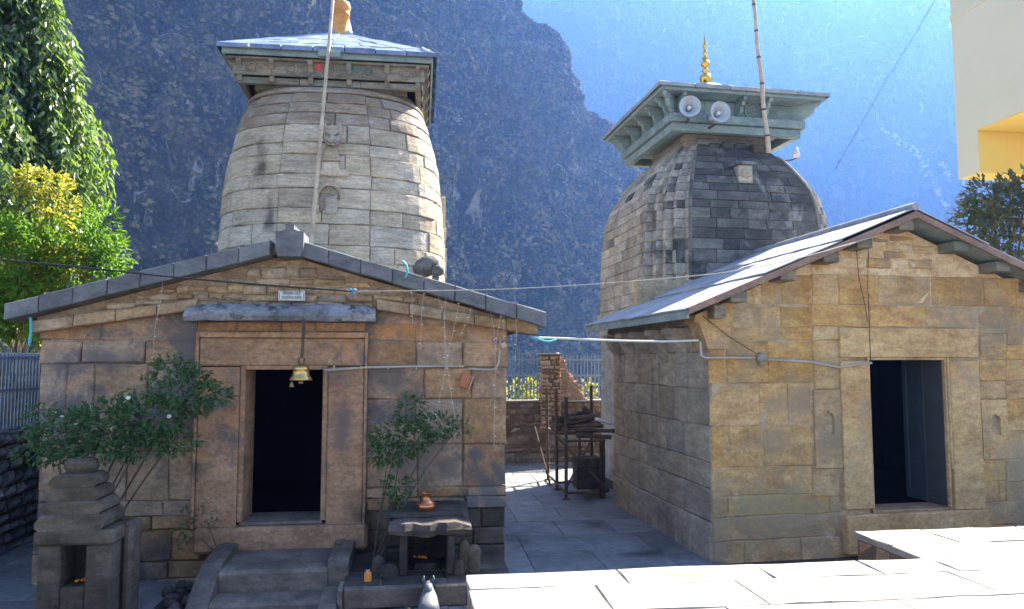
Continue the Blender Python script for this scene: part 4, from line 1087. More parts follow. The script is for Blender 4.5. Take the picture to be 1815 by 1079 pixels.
kro = MB().add([(UX-KA, UY-KA, KZ+.0), (UX+KA, UY-KA, KZ+.0), (UX+KA, UY+KA, KZ+.0), (UX-KA, UY+KA, KZ+.0), (UX, UY, KZ+.64)], [(0,1,4),(1,2,4),(2,3,4),(3,0,4),(3,2,1,0)]).build('canopy_roof', 'dark_timber', RT)
hip_slabs(UX, UY, KA, KZ+.01, .62, 5, kro, 'roof_sheet', rng, .05, .6)
fp = [(.06,0),(.09,.03),(.10,.06),(.05,.09),(.06,.11),(.12,.15),(.15,.21),(.12,.27),(.045,.30),(.05,.33),(.10,.36),(.05,.40),(.045,.43),(.10,.47),(.115,.50),(.09,.54),(.04,.57),(.08,.61),(.04,.64),(.035,.67),(.07,.71),(.035,.75),(.03,.82),(.065,.85),(.03,.89),(.028,.93),(.012,1.05),(0,1.12)]
MB().lathe([(r_*.78, z) for r_, z in fp], 16, Matrix.Translation((UX, UY, KZ+.60)), False).build('finial', 'gold', RT, True)

# ------------------------------------------------------------------ the yellow house at the right
rng = random.Random(404)
HD = 20.0
b0 = onY(1699, 318, HD); hx_ = b0.x; bz = b0.z; sz = onY(1740, 230, HD-.83).z
HS = thing('house', 'cream and yellow painted house with overhanging upper floor at the top right corner', 'house', (hx_, HD, 0))
up_ = MB().box(0, 8, -4.6, 0, sz, 14.0).build('upper_wall', 'cream_paint', HS)
MB().cbox(.004, 8, -.83, -.002, bz, sz-.002, .012).build('edge_beam', 'glow_yellow_paint', HS)
MB().box(-.004, .02, -.834, .002, bz-.002, sz-.0025).build('beam_end', 'cream_paint', HS)
MB().box(.02, 8, -4.6, -.835, sz-.03, sz-.003).build('soffit', 'glow_yellow_paint', HS)
MB().box(4.2, 8, -4.3, -.3, -.05, sz-.035).build('lower_wall', 'glow_yellow_paint', HS)
MB().box(-.03, .0, -4.6, .03, 12.6, 12.8).build('string_course', 'cream_paint', HS)

# ------------------------------------------------------------------ rubble walls, fences
def rubble(fn, a, b, z0, z1, mh, mw, parent, mat, rng, bulge=.02, name='stone', skip=None, proud=.0):
    z = z0
    while z < z1 - .02:
        h = min(rng.uniform(.7, 1.3)*mh, z1-z)
        if z1-z-h < .05: h = z1-z
        xs = split(a, b, mw*rng.uniform(.8, 1.25), rng, .5)
        for c, d in zip(xs, xs[1:]):
            if skip and skip((c+d)/2, z+h/2): continue
            stone(fn, c, d, z + rng.uniform(-.006, .006), z+h, rng, parent, mat, name, proud + rng.uniform(-.01, .015), .05, .02, 2, 2, .006, .014, bulge, .004)
        z += h
bw = thing('stone_wall', 'low rubble wall closing the far end of the lane between the temples', 'wall', (0, 16.0, 0))
BWZ = 1.33
core = MB().box(.2, 5.6, .0, .45, -.05, BWZ-.02).build('core', 'mortar_dark', bw)
f_ = lambda u, v, d: (u, -.0 - d, v)
rubble(f_, 1.2, 4.3, -.02, .32, .3, .62, bw, 'field_stone', rng, .03)
rubble(f_, 1.2, 4.3, .32, .62, .28, .5, bw, 'field_stone', rng, .03)
rubble(f_, 1.2, 4.3, .62, BWZ-.03, .13, .24, bw, 'field_stone', rng, .02)
MB().cbox(.3, 5.5, -.03, .47, BWZ-.02, BWZ+.015, .008).build('coping', 'pale_slab', bw)
pz = 2.36
pil = thing('stone_pillar', 'square reddish stone pillar rising from the rubble wall', 'pillar', (2.82, 15.92, BWZ-.6))
MB().box(-.20, .20, -.12, .24, 0, pz-BWZ+.6).build('core', 'mortar_dark', pil)
rubble(lambda u, v, d: (u, -.125-d, v), -.215, .215, .0, pz-BWZ+.57, .09, .19, pil, 'red_rubble', rng, .01)
rubble(lambda u, v, d: (-.205-d, u, v), -.12, .24, .0, pz-BWZ+.57, .09, .17, pil, 'red_rubble', rng, .01)
rubble(lambda u, v, d: (.205+d, u, v), -.12, .24, .0, pz-BWZ+.57, .09, .17, pil, 'red_rubble', rng, .01)
MB().cbox(-.26, .24, -.17, .28, pz-BWZ+.575, pz-BWZ+.61, .008).build('cap_slab', 'pale_slab', pil)
bt = thing('ruined_wall', 'sunlit broken rubble wall stepping down beside the stone pillar', 'wall', (3.03, 16.05, BWZ))
MB().prism([(0, 0), (.62, 0), (.36, .35), (.22, .62), (.12, .92), (0, 1.0)], 'y', .0, .3).build('core', 'red_rubble', bt)
rubble(lambda u, v, d: (u, -.0-d, v), 0, .64, .0, 1.03, .085, .13, bt, 'red_rubble', rng, .015, skip=lambda u, v: v > 1.03 - 1.62*u)
for k in range(18):
    t = k/17; x = .64*t; z = 1.0*(1-t)**1.15; s_ = rng.uniform(.035, .07)
    MB().lathe([(0,-s_*.7),(s_*.8,-s_*.5),(s_,0),(s_*.7,s_*.5),(0,s_*.7)], 6, Matrix.Translation((x, rng.uniform(.0, .25), z+.01)) @ Matrix.Rotation(rng.uniform(0,3), 4, 'X'), False).build('stone', 'red_rubble', bt)
def fence(name, label, A, B, z0, z1, sp, parts_mat='fence_blue', rails=(.12, .52, .9), w=.012):
    f = thing(name, label, 'fence', (A[0], A[1], z0)); d = Vector((B[0]-A[0], B[1]-A[1], 0)); n = int(d.length/sp); d.normalize(); s_ = Vector((-d.y, d.x, 0))
    base = None
    rot = math.atan2(d.y, d.x); f.rotation_euler = (0, 0, rot); L_ = n*sp
    h = z1-z0
    for t in rails: MB().cbox(0, L_, -.015, .015, h*t-.018, h*t+.018, .003).build('rail', parts_mat, f)
    pm = MB().prism([(-w, 0), (w, 0), (w, h-.04), (0, h), (-w, h-.04)], 'y', -.027, -.016).build('picket', parts_mat, f); pm.location.x = sp/2
    for i in range(1, n):
        o = obj('picket', pm.data, None, f); o.location.x = sp*(i+.5); o.rotation_euler = (0, rng.uniform(-.012, .012), 0)
    return f
fence('picket_fence', 'blue metal picket fence on the low wall at the end of the lane', (1.0, 16.28), (4.4, 16.28), BWZ+.017, 2.36, .082, rails=(.52, .87), w=.014)
fence('picket_fence', 'blue grey picket fence on the boulder wall at the left edge', (-4.80, 8.3), (-4.80, 10.3), 1.42, 2.30, .075, rails=(.5, .93), w=.017)
lw = thing('stone_wall', 'dark wall of rounded boulders under the picket fence at the left edge', 'wall', (-4.72, 0, 0))
MB().box(-.8, -.03, 7.0, 10.5, -.05, 1.40).build('core', 'joint_dark', lw)
rubble(lambda u, v, d: (d-.02, u, v), 7.6, 10.5, -.02, 1.38, .15, .24, lw, 'blue_boulder', rng, .05)
rubble(lambda u, v, d: (v, u, 1.40+d), 8.0, 10.5, -.45, -.01, .2, .3, lw, 'blue_boulder', rng, .02)
cw = thing('stone_wall', 'grey rubble wall with a pale coping between the left fence and temple', 'wall', (0, 10.55, 0))
MB().box(-6.4, -4.1, .02, .4, -.05, 2.26).build('core', 'mortar_dark', cw)
rubble(lambda u, v, d: (u, .0-d, v), -5.6, -4.1, 1.0, 2.24, .15, .26, cw, 'field_stone', rng, .03)
rubble(lambda u, v, d: (u, .0-d, v), -4.72, -4.1, 0, 1.0, .2, .3, cw, 'blue_boulder', rng, .03)
MB().cbox(-6.4, -4.1, -.05, .43, 2.262, 2.31, .01).build('coping', 'pale_slab', cw)

# ------------------------------------------------------------------ small shrine at lower left
sh = thing('small_shrine', 'small dark stone shrine with stepped roof and square niche, left of the steps', 'shrine', (-2.90, 6.98, 0))
def shx(px, py=1000, y=-.32): return onY(px, py, 6.98+y).x + 2.90
def shz(py, y=-.32): return onY(130, py, 6.98+y).z
nx0, nx1, nz0, nz1 = shx(106), shx(151), shz(1042), shz(966)
ox0, ox1 = shx(66), shx(196)
MB().cbox(ox0, nx0, -.32, .12, -.04, nz1, .012).build('left_jamb', 'mossy_stone', sh)
MB().cbox(nx1, ox1, -.32, .12, -.04, nz1, .012).build('right_jamb', 'mossy_stone', sh)
MB().cbox(nx0+.002, nx1-.002, -.31, .12, -.04, nz0, .01).build('niche_sill', 'mossy_stone', sh)
MB().box(nx0-.01, nx1+.01, -.02, .11, nz0-.01, nz1+.01).build('niche_back', 'soot_stone', sh)
cxs = (ox0+ox1)/2
MB().cbox(ox0-.03, ox1+.03, -.35, .14, nz1+.002, shz(940), .02).build('lintel', 'mossy_stone', sh)
tiers = [(940, 910, 66, 188), (910, 886, 76, 186), (886, 862, 87, 182), (862, 838, 96, 178)]
for k, (yb, yt, xl, xr) in enumerate(tiers):
    dd = -.28 + k*.045; za, zb = shz(yb, dd)+.003, shz(yt, dd)-.004; a, b = shx(xl, yb, dd), shx(xr, yb, dd); h = zb-za; e = .03
    w = b-a; hw = w/2; c = (a+b)/2
    prof_ = [(hw-.03, za), (hw, za+h*.25), (hw, za+h*.55), (hw-.035, za+h*.9), (hw-.05, zb)]
    vs = []; 
    for (r_, z) in prof_:
        for (sx, sy) in ((-1,-1),(1,-1),(1,1),(-1,1)): vs.append((c + sx*r_ + rng.uniform(-.004,.004), -.10 + sy*min(r_, .23-k*.03) + rng.uniform(-.004,.004), z))
    n = len(prof_); fs = [(j*4+i, j*4+(i+1)%4, j*4+4+(i+1)%4, j*4+4+i) for j in range(n-1) for i in range(4)] + [(3,2,1,0), tuple((n-1)*4+i for i in range(4))]
    MB().add(vs, fs).build('roof_tier', 'mossy_stone', sh)
cz0 = shz(838, -.1); ct = shz(812, -.1); cc = (shx(114, 830, -.1)+shx(172, 830, -.1))/2; cr = (shx(172, 830, -.1)-shx(114, 830, -.1))/2
cap_ = MB(); vs = []; n = 28
for (r_, z) in ((.8, cz0), (1.0, cz0+(ct-cz0)*.35), (1.0, cz0+(ct-cz0)*.65), (.75, ct)):
    for i in range(n):
        a = 2*math.pi*i/n; rr = cr*r_*(1 + (.05 if i % 2 else -.05)); vs.append((cc+rr*math.cos(a), -.08+.8*rr*math.sin(a), z))
fs = [(j*n+i, j*n+(i+1)%n, (j+1)*n+(i+1)%n, (j+1)*n+i) for j in range(3) for i in range(n)] + [tuple(range(3*n, 4*n)), tuple(reversed(range(n)))]
cap_.add(vs, fs).build('ribbed_cap', 'mossy_stone', sh)
MB().cbox(ox1+.002, ox1+.09, -.12, .12, -.04, shz(936), .03).build('side_pillar', 'mossy_stone', sh)
def flowers(name, label, p, n, r_, mat='marigold', cat='flowers'):
    m = MB()
    for i in range(n):
        q = Vector(p) + Vector((rng.uniform(-1,1)*r_*1.6, rng.uniform(-1,1)*r_, rng.uniform(0, 1)*r_*.6)); s_ = rng.uniform(.35, .55)*r_
        m.lathe([(0,-s_*.6),(s_*.9,-s_*.2),(s_,s_*.2),(s_*.5,s_*.7),(0,s_*.6)], 8, Matrix.Translation(q), False)
    return tag(m.build(name, mat), label, cat)
flowers('marigold_offering', 'orange marigold offering inside the small shrine niche', (-2.90+(nx0+nx1)/2+.02, 6.76, nz0+.02), 7, .035)
# loose stones on the ground between shrine and steps
for k in range(16):
    x, y, s_ = rng.uniform(-2.4, -1.98), rng.uniform(6.75, 7.75), rng.uniform(.04, .09)
    o = MB().lathe([(0,-s_*.6),(s_*.8,-s_*.45),(s_,0),(s_*.7,s_*.45),(0,s_*.6)], 7, Matrix.Translation((x, y, s_*.4)) @ Matrix.Rotation(rng.uniform(-.5,.5), 4, 'X') @ Matrix.Scale(rng.uniform(.7,1.5), 4, (1,0,0)), False).build('loose_stone', 'soot_stone')
    tag(o, 'dark loose stone lying between the small shrine and the steps', 'stone', 'loose stones beside the small shrine')

# ------------------------------------------------------------------ plinth, hearth shrine and offerings right of the steps
pb = thing('stone_plinth', 'long low stone bench below the hearth, right of the steps', 'plinth', (0, 0, 0))
px0, px1 = onY(598, 1040, 6.72).x, onY(832, 1040, 6.72).x
MB().box(px0+.02, .86, 6.76, 7.98, -.05, .19).build('core', 'soot_stone', pb)
xs = [px0, px0+.05, px1-.02, px1+.15]
for a, b in zip(xs, xs[1:]): stone(lambda u, v, d: (u, 6.75-d, v), a, b, .03, .215, rng, pb, 'plinth_stone', 'stone_block', .03, .2, .012, 3, 2, .004, .004, 0, .003)
xs = split(px0-.02, px1+.05, .2, rng, .4)
for a, b in zip(xs, xs[1:]): stone(lambda u, v, d: (u, 6.72-d, v), a, b, -.03, .03, rng, pb, 'hood_stone', 'stone_block', .03, .1, .01, 1, 1, .004, .006, .0, .003)
ys = [6.78, 7.2, 7.6, 7.98]
for ya, yb in zip(ys, ys[1:]):
    xs = split(px0+.03, .84, .5, rng)
    for a, b in zip(xs, xs[1:]): stone(lambda u, v, d: (u, v, .19+d), a, b, ya, yb, rng, pb, 'soot_stone', 'top_slab', .025, .02, .008, 1, 1, .003, .004, 0, .003)
PZ = .216
hs = thing('hearth_shrine', 'soot-black stone hearth with a thick slate roof slab, holding a small flame-coloured offering', 'shrine', (0, 0, 0))
HY = 7.02
def hX(px, py=980, y=HY): return onY(px, py, y).x
def hZ(py, y=HY): return onY(760, py, y).z
MB().cbox(hX(708), hX(722), HY, 7.95, PZ, hZ(949), .012).build('jamb', 'soot_stone', hs)
MB().cbox(hX(793), hX(806), HY, 7.95, PZ, hZ(949), .012).build('jamb', 'soot_stone', hs)
MB().box(hX(722), hX(793), 7.6, 7.9, PZ, hZ(949)).build('back_slab', 'soot_stone', hs)
sl = MB(); n = 10; vs = []
xa, xb = hX(688, 935, HY-.08), hX(836, 935, HY-.08)
za, zb = hZ(950, HY-.08), hZ(929, HY-.08)
for i in range(n+1):
    t = i/n; x = xa + (xb-xa)*t; j1, j2 = rng.uniform(-.03, .02), rng.uniform(-.012, .012); e = .03*max(0, abs(2*t-1)*4-3)
    vs += [(x, HY-.08+j1, za+j2+e), (x, HY-.10+j1, (za+zb)/2), (x, HY-.06+j1, zb+j2-e), (x, 7.95, zb+.02), (x, 7.95, za)]
fs = [(i*5+j, (i+1)*5+j, (i+1)*5+(j+1)%5, i*5+(j+1)%5) for i in range(n) for j in range(5)] + [(0,1,2,3,4), tuple(n*5+k for k in (4,3,2,1,0))]
sl.add(vs, fs).build('roof_slab', 'slate_dark' if 'slate_dark' in M else 'soot_stone', hs)
LZ = onY(755, 907, 7.45).z
MB().cbox(hX(684), hX(822), 7.22, 7.96, zb+.025, LZ, .012).build('shelf', 'soot_stone', hs)
MB().cbox(hX(735), hX(775), 7.2, 7.5, PZ, PZ+.06, .01).build('hearth_block', 'soot_stone', hs)
flowers('marigold_offering', 'bright orange marigolds glowing inside the black hearth', (hX(745, 998, 7.25), 7.25, PZ+.10), 9, .035)
# copper pot
cp_ = onY(755, 907, 7.45)
pot = thing('copper_pot', 'round copper water pot standing on the shelf above the hearth', 'pot', (cp_.x, 7.45, LZ))
MB().lathe([(.045,0),(.075,.012),(.09,.045),(.092,.07),(.075,.10),(.045,.118),(.038,.14),(.042,.165),(.055,.185),(.058,.19),(.05,.19),(.034,.16),(.03,.14)], 24).build('body', 'copper', pot, True)
MB().lathe([(.089,.078),(.096,.084),(.089,.09)], 24).build('rib', 'copper', pot, True)
# small idols leaning by the hearth, right side
for (px, py, h, w, lab) in ((820, 1000, .30, .06, 'tall pale-edged idol stone leaning beside the hearth'), (838, 1005, .26, .07, 'rounded idol stone nearest the temple corner beside the hearth'), (813, 1010, .14, .05, 'short dark idol stone in front of the taller ones')):
    y = 7.1 if h > .2 else 7.0; x = hX(px, py, y)
    o = MB().lathe([(w*.9,0),(w,h*.2),(w*.85,h*.55),(w*.95,h*.75),(w*.6,h*.93),(0,h)], 10, Matrix.Translation((x, y, PZ)) @ Matrix.Scale(.6, 4, (0,1,0)) @ Matrix.Rotation(R(4), 4, 'Y'), False).build('idol_stone', 'mossy_stone', None, True)
    tag(o, lab, 'idol', 'idol stones beside the hearth')
for (px, y, h, w) in ((672, 7.2, .16, .07), (690, 7.05, .12, .09)):
    o = MB().lathe([(w,0),(w*1.05,h*.4),(w*.8,h*.8),(0,h)], 9, Matrix.Translation((hX(px, 1000, y), y, PZ)) @ Matrix.Scale(.7, 4, (0,1,0)), False).build('idol_stone', 'soot_stone', None, True)
    tag(o, 'squat black idol stone in the soot left of the hearth' if px < 680 else 'flat black stone just left of the hearth opening', 'idol', 'idol stones beside the hearth')
# small orange lantern-like packet
p = onY(652, 1024, 6.9)
pk = thing('prayer_packet', 'small orange cloth packet standing on the bench near the steps', 'packet', (p.x, 6.9, PZ))
MB().cbox(-.032, .032, -.02, .02, 0, .085, .008).build('body', 'orange_cloth', pk); MB().cbox(-.018, .018, -.012, .012, .086, .105, .006).build('neck', 'tan_card', pk)
# round dark ball on the cheek stone
p = onY(601, 966, 7.35); o = MB().lathe([(0,-.035),(.035,-.02),(.045,0),(.035,.02),(0,.035)], 12, Matrix.Translation((p.x, 7.35, .465)), False).build('oil_lamp', 'dark_timber', None, True)
tag(o, 'small dark round oil lamp on the right cheek stone of the steps', 'lamp')
# bull statue seen from behind
by = 6.50; p = onY(760, 1040, by)
bull = thing('bull_statue', 'pale grey stone bull seated with its back to us, facing the hearth', 'statue', (p.x, by, 0))
def loft(secs, n=14):
    """secs: (y, z, half width, half height)"""
    vs = []
    for (y, z, w, h) in secs:
        for i in range(n):
            a = 2*math.pi*i/n; vs.append((w*math.cos(a), y, z + h*math.sin(a)))
    k = len(secs); fs = [(j*n+i, j*n+(i+1)%n, (j+1)*n+(i+1)%n, (j+1)*n+i) for j in range(k-1) for i in range(n)] + [tuple(reversed(range(n))), tuple(range((k-1)*n, k*n))]
    return vs, fs
m = MB(); m.add(*loft([(-.20,.09,.02,.03),(-.19,.09,.075,.07),(-.12,.10,.095,.095),(-.02,.105,.09,.10),(.06,.125,.08,.11),(.10,.15,.065,.10),(.13,.19,.048,.075),(.16,.215,.045,.062),(.20,.21,.042,.055),(.25,.19,.034,.042),(.27,.185,.02,.025)]))
m.build('body', 'marble_shaded', bull, True)
m = MB(); m.add(*loft([(.02,.20,.012,.02),(.05,.235,.035,.035),(.09,.235,.034,.035),(.12,.22,.012,.02)], 10)); m.build('hump', 'marble_shaded', bull, True)
for sg in (-1, 1):
    MB().tube([(sg*.03,.17,.255), (sg*.045,.17,.285), (sg*.04,.175,.315)], [.014,.012,.005], 8).build('horn', 'marble_shaded', bull, True)
    MB().tube([(sg*.035,.17,.225), (sg*.07,.16,.225), (sg*.085,.155,.215)], [.012,.016,.004], 8).build('ear', 'marble_shaded', bull, True)
    MB().tube([(sg*.07,-.15,.04), (sg*.105,-.05,.035), (sg*.10,.05,.03)], [.05,.04,.03], 8).build('leg', 'marble_shaded', bull, True)
    MB().tube([(sg*.05,.10,.05), (sg*.06,.18,.03), (sg*.055,.24,.025)], [.035,.028,.022], 8).build('leg', 'marble_shaded', bull, True)
MB().tube([(0,-.195,.13), (.01,-.215,.08), (.03,-.21,.03), (.06,-.2,.015)], [.014,.012,.012,.018], 8).build('tail', 'marble_shaded', bull, True)
MB().cbox(-.13, .13, -.25, .30, -.03, .012, .008).build('base_slab', 'marble_shaded', bull)
o = MB().lathe([(.05,0),(.055,.05),(.04,.09),(0,.10)], 10, Matrix.Translation((bull.location.x-.17, by+.05, 0)), False).build('linga_stone', 'soot_stone', None, True); tag(o, 'small dark rounded stone on the ground left of the bull statue', 'stone')

# ------------------------------------------------------------------ bell, plaque, pipes, wires
bp0 = onY(534, 640, 7.62)
bell = thing('brass_bell', 'brass temple bell hanging on a rod in front of the left dark door', 'bell', (bp0.x, 7.62, 0))
bzt, bzb = onY(534, 648, 7.62).z, onY(534, 674, 7.62).z
htop = hz + .02
MB().tube([(.02, 0, htop), (.005, 0, bzt+.09)], .016, 8).build('rod', 'rusty_iron', bell)
hb = bzt-bzb
MB().lathe([(.035,hb),(.075,hb*.96),(.083,hb*.75),(.078,hb*.7),(.085,hb*.35),(.108,.02),(.112,0),(.10,0),(.07,hb*.5)], 24, Matrix.Translation((0, 0, bzb)), False).build('body', 'brass', bell, True)
MB().tube([(-.0,0,bzt+.0), (-.025,0,bzt+.03), (-.02,0,bzt+.075), (.008,0,bzt+.09), (.03,0,bzt+.07), (.028,0,bzt+.03), (0,0,bzt)], .009, 6).build('hanger', 'rusty_iron', bell)
MB().tube([(0,0,bzb+.05), (0,0,bzb-.02)], .008, 6).build('clapper_rod', 'brass', bell); MB().lathe([(0,-.016),(.024,-.012),(.026,0),(.02,.012),(0,.016)], 12, Matrix.Translation((0,0,bzb-.02)), False).build('clapper', 'brass', bell, True)
MB().lathe([(.008,.05),(.014,.035),(.016,.02),(.027,0),(.02,0)], 12, Matrix.Translation((-.085, -.02, bzb-.065)), False).build('small_bell', 'brass', bell, True)
MB().tube([(-.085, -.02, bzb-.02), (-.085, -.02, bzb+.04)], .003, 5).build('small_bell_cord', 'black_cable', bell)
# plaque with two lines of lettering
pl_ = onY(516.5, 533, 7.84); PW = onY(540, 525, 7.84).x - onY(493, 525, 7.84).x; PH = onY(516, 516, 7.84).z - onY(516, 534, 7.84).z
pq_ = thing('name_plaque', 'small white name plaque with two lines of dark lettering above the hood stone', 'sign', (pl_.x, 7.84, pl_.z), R(0))
MB().cbox(-PW/2, PW/2, 0, .02, 0, PH, .003).build('board', 'sign_white', pq_)
def text(body, size, x, z, parent, width):
    cu = bpy.data.curves.new('lettering', 'FONT'); cu.body = body; cu.size = size; cu.align_x = 'CENTER'; cu.extrude = .0008
    o = bpy.data.objects.new('lettering', cu); COL.objects.link(o)
    dg = bpy.context.evaluated_depsgraph_get(); me = bpy.data.meshes.new_from_object(o.evaluated_get(dg)); bpy.data.objects.remove(o)
    n = obj('lettering', me, 'ink', parent)
    if not me.materials: me.materials.append(M['ink'])
    me.materials[0] = M['ink']
    w = max((v.co.x for v in me.vertices), default=1) - min((v.co.x for v in me.vertices), default=0)
    n.rotation_euler = (R(90), 0, 0); n.location = (x, -.0025, z); k = width/max(w, 1e-4); n.scale = (k, 1, 1); return n
text('योगध्यान बद्री', .05, 0, PH*.56, pq_, PW*.68)
text('YOGDHYAN BADRI', .042, 0, PH*.20, pq_, PW*.76)
for (a, b, c, d) in ((-PW*.44, PW*.44, PH*.9, PH*.93), (-PW*.44, PW*.44, PH*.06, PH*.09), (-PW*.465, -PW*.45, PH*.12, PH*.86), (PW*.45, PW*.465, PH*.12, PH*.86)):
    MB().box(a, b, -.002, -.0002, c, d).build('border_line', 'ink', pq_)

def line(name, label, cat, pts, rad, mat, n=6, group=None, sag=0):
    return tag(MB().tube(pts, rad, n).build(name, mat, None, True), label, cat, group)
def bez(pts, k=6):
    """smooth run through points"""
    P = [Vector(p) for p in pts]; out = []
    for i in range(len(P)-1):
        p0, p1, p2, p3 = P[max(i-1,0)], P[i], P[i+1], P[min(i+2,len(P)-1)]
        for j in range(k):
            t = j/k; out.append(.5*((2*p1) + (p2-p0)*t + (2*p0-5*p1+4*p2-p3)*t*t + (3*p1-p0-3*p2+p3)*t**3))
    out.append(P[-1]); return out
cab = [onY(-90, 452, 7.45), onY(0, 460, 7.45), onY(150, 474, 7.45), onY(310, 491, 7.45), onY(480, 506, 7.45), onY(625, 516, 7.45)]
line('overhead_cable', 'black cable strung across the left temple gable', 'cable', bez(cab), .010, 'black_cable')
cab = [onY(625, 516, 7.45), onY(760, 515, 7.45), onY(870, 513, 7.45), onY(1010, 506, 7.45), onY(1160, 495, 7.45), onY(1290, 482, 7.45), onY(1400, 461, 7.5), onY(1490, 437, 7.6), onY(1565, 414, 7.75)]
line('overhead_cable', 'pale wire running from the blue ribbon to the right temple gable', 'cable', bez(cab), .005, 'pvc')
line('overhead_cable', 'thin dark wire crossing the hazy slope at the upper right', 'cable', [onY(1668, -20, 15), onY(1625, 55, 15.2), onY(1575, 135, 15.6), onY(1480, 300, 16.5)], .006, 'black_cable', 5)
p = onY(625, 516, 7.44)
rib = thing('ribbon', 'blue plastic ribbon tied where the two gable cables meet', 'ribbon', tuple(p))
MB().cbox(-.012, .012, -.014, .014, -.02, .02, .005).build('knot', 'blue_ribbon', rib)
for (dx, dz) in ((-.045, .02), (.04, .012), (-.012, -.07)): MB().tube([(0,-.005,0), (dx*.6,-.012,dz*.6+.01), (dx,-.01,dz)], [.008,.012,.004], 5).build('tail', 'blue_ribbon', rib)
lane = bez([onY(945, 598, 7.72), onY(1000, 600, 7.75), onY(1100, 604, 7.8), onY(1180, 605, 7.84), onY(1238, 603, 7.86)])
line('plastic_pipe', 'white plastic pipe crossing the lane from temple to temple', 'pipe', lane, .013, 'pvc_white', 8)
rp0 = [FR.o + Matrix.Rotation(RROT, 3, 'Z') @ Vector((q.x, q.y, q.z)) for q in (FR.at(1241, 604, -.06), FR.at(1243, 630, -.06), FR.at(1250, 634, -.06), FR.at(1338, 634, -.06))]
line('wall_conduit', 'pale conduit from the corner of the right temple to its junction box', 'pipe', rp0, .014, 'pvc', 8)
rp1 = [FR.o + Matrix.Rotation(RROT, 3, 'Z') @ q for q in (FR.at(1360, 637, -.06), FR.at(1436, 641, -.06), FR.at(1488, 651, -.07), FR.at(1545, 643, -.075))]
line('wall_conduit', 'pale conduit from the junction box to the right temple door', 'pipe', rp1, .013, 'pvc', 8)
jw = FR.o + Matrix.Rotation(RROT, 3, 'Z') @ FR.at(1348, 634, -.03)
jb = thing('junction_box', 'round grey junction box on the right temple front wall', 'box', tuple(jw), RROT)
MB().lathe([(0,.06),(.055,.055),(.06,.04),(.062,0)], 14, Matrix.Rotation(R(90), 4, 'X'), False).build('body', 'junction_box', jb, True)
MB().cbox(-.03, .035, -.05, .0, -.085, -.05, .008).build('gland', 'junction_box', jb)
for k, (pts, lab) in enumerate(((((1540, 412), (1538, 500), (1541, 580), (1543, 642)), 'thin dark wire hanging down to the right temple door corner'), (((1518, 440), (1522, 490), (1533, 540), (1538, 570)), 'short thin dark wire slanting on the right temple gable'), (((1246, 560), (1290, 595), (1340, 626)), 'thin dark wire slanting to the junction box'))):
    line('drop_wire', lab, 'wire', [FR.o + Matrix.Rotation(RROT, 3, 'Z') @ FR.at(a, b, -.05) for a, b in pts], .004, 'black_cable', 5)
lc = [onY(574, 656, 7.88), onY(650, 651, 7.9), onY(740, 649, 7.92), onY(822, 649, 7.92)]
line('wall_conduit', 'pale conduit running right from the left temple door head', 'pipe', lc, .013, 'pvc', 8)
lc = bez([onY(830, 653, 7.92), onY(865, 655, 7.92), onY(878, 652, 7.92), onY(884, 640, 7.92), onY(887, 600, 7.92)], 4)
line('wall_conduit', 'pale conduit bending upward at the left temple corner', 'pipe', lc, .012, 'pvc', 8)
for px in (592, 640, 688, 738, 790):
    p = onY(px, 651, 7.90); tag(MB().cbox(p.x-.008, p.x+.008, 7.885, 7.97, p.z-.02, p.z+.02, .004).build('pipe_clip', 'pvc'), 'small clip holding the conduit to the left temple wall', 'clip', 'conduit clips')
sb = onY(825, 675, 7.9)
bx_ = thing('switch_box', 'tilted reddish brown open switch box hanging on the left temple wall', 'box', tuple(sb)); bx_.rotation_euler = (0, R(20), 0)
MB().cbox(-.055, .055, 0, .03, -.075, .075, .006).build('board', 'terracotta', bx_); MB().cbox(.058, .07, -.02, .03, -.075, .08, .003).build('edge_lid', 'tan_card', bx_)
p = onY(893, 611, 7.88); tg = MB().cbox(-.03, .03, -.004, .004, -.028, .028, .003, Matrix.Translation(p) @ Matrix.Rotation(R(-25), 4, 'Y')).build('paper_tag', 'tan_card'); tag(tg, 'small pale tag tied at the right corner of the left temple', 'tag')
p0, p1 = onY(942, 598, 7.70), onY(985, 602, 7.72)
line('ribbon', 'turquoise ribbon wound round the end of the white lane pipe', 'ribbon', bez([p0, p0.lerp(p1, .3) + Vector((0,-.03,-.015)), p0.lerp(p1, .65) + Vector((0,-.03,-.03)), p1]), [.012]*19, 'cyan_ribbon', 6)
line('ribbon', 'turquoise ribbon strip hanging over the right verge of the left roof', 'ribbon', bez([onY(713, 462, 7.66), onY(720, 470, 7.66), onY(722, 482, 7.66), onY(718, 492, 7.66)]), .012, 'cyan_ribbon', 5)
line('garden_hose', 'green hose end hanging under the left eave of the left temple', 'hose', bez([onY(54, 562, 7.75), onY(55, 585, 7.75), onY(52, 612, 7.75)]), .014, 'cyan_ribbon', 6)
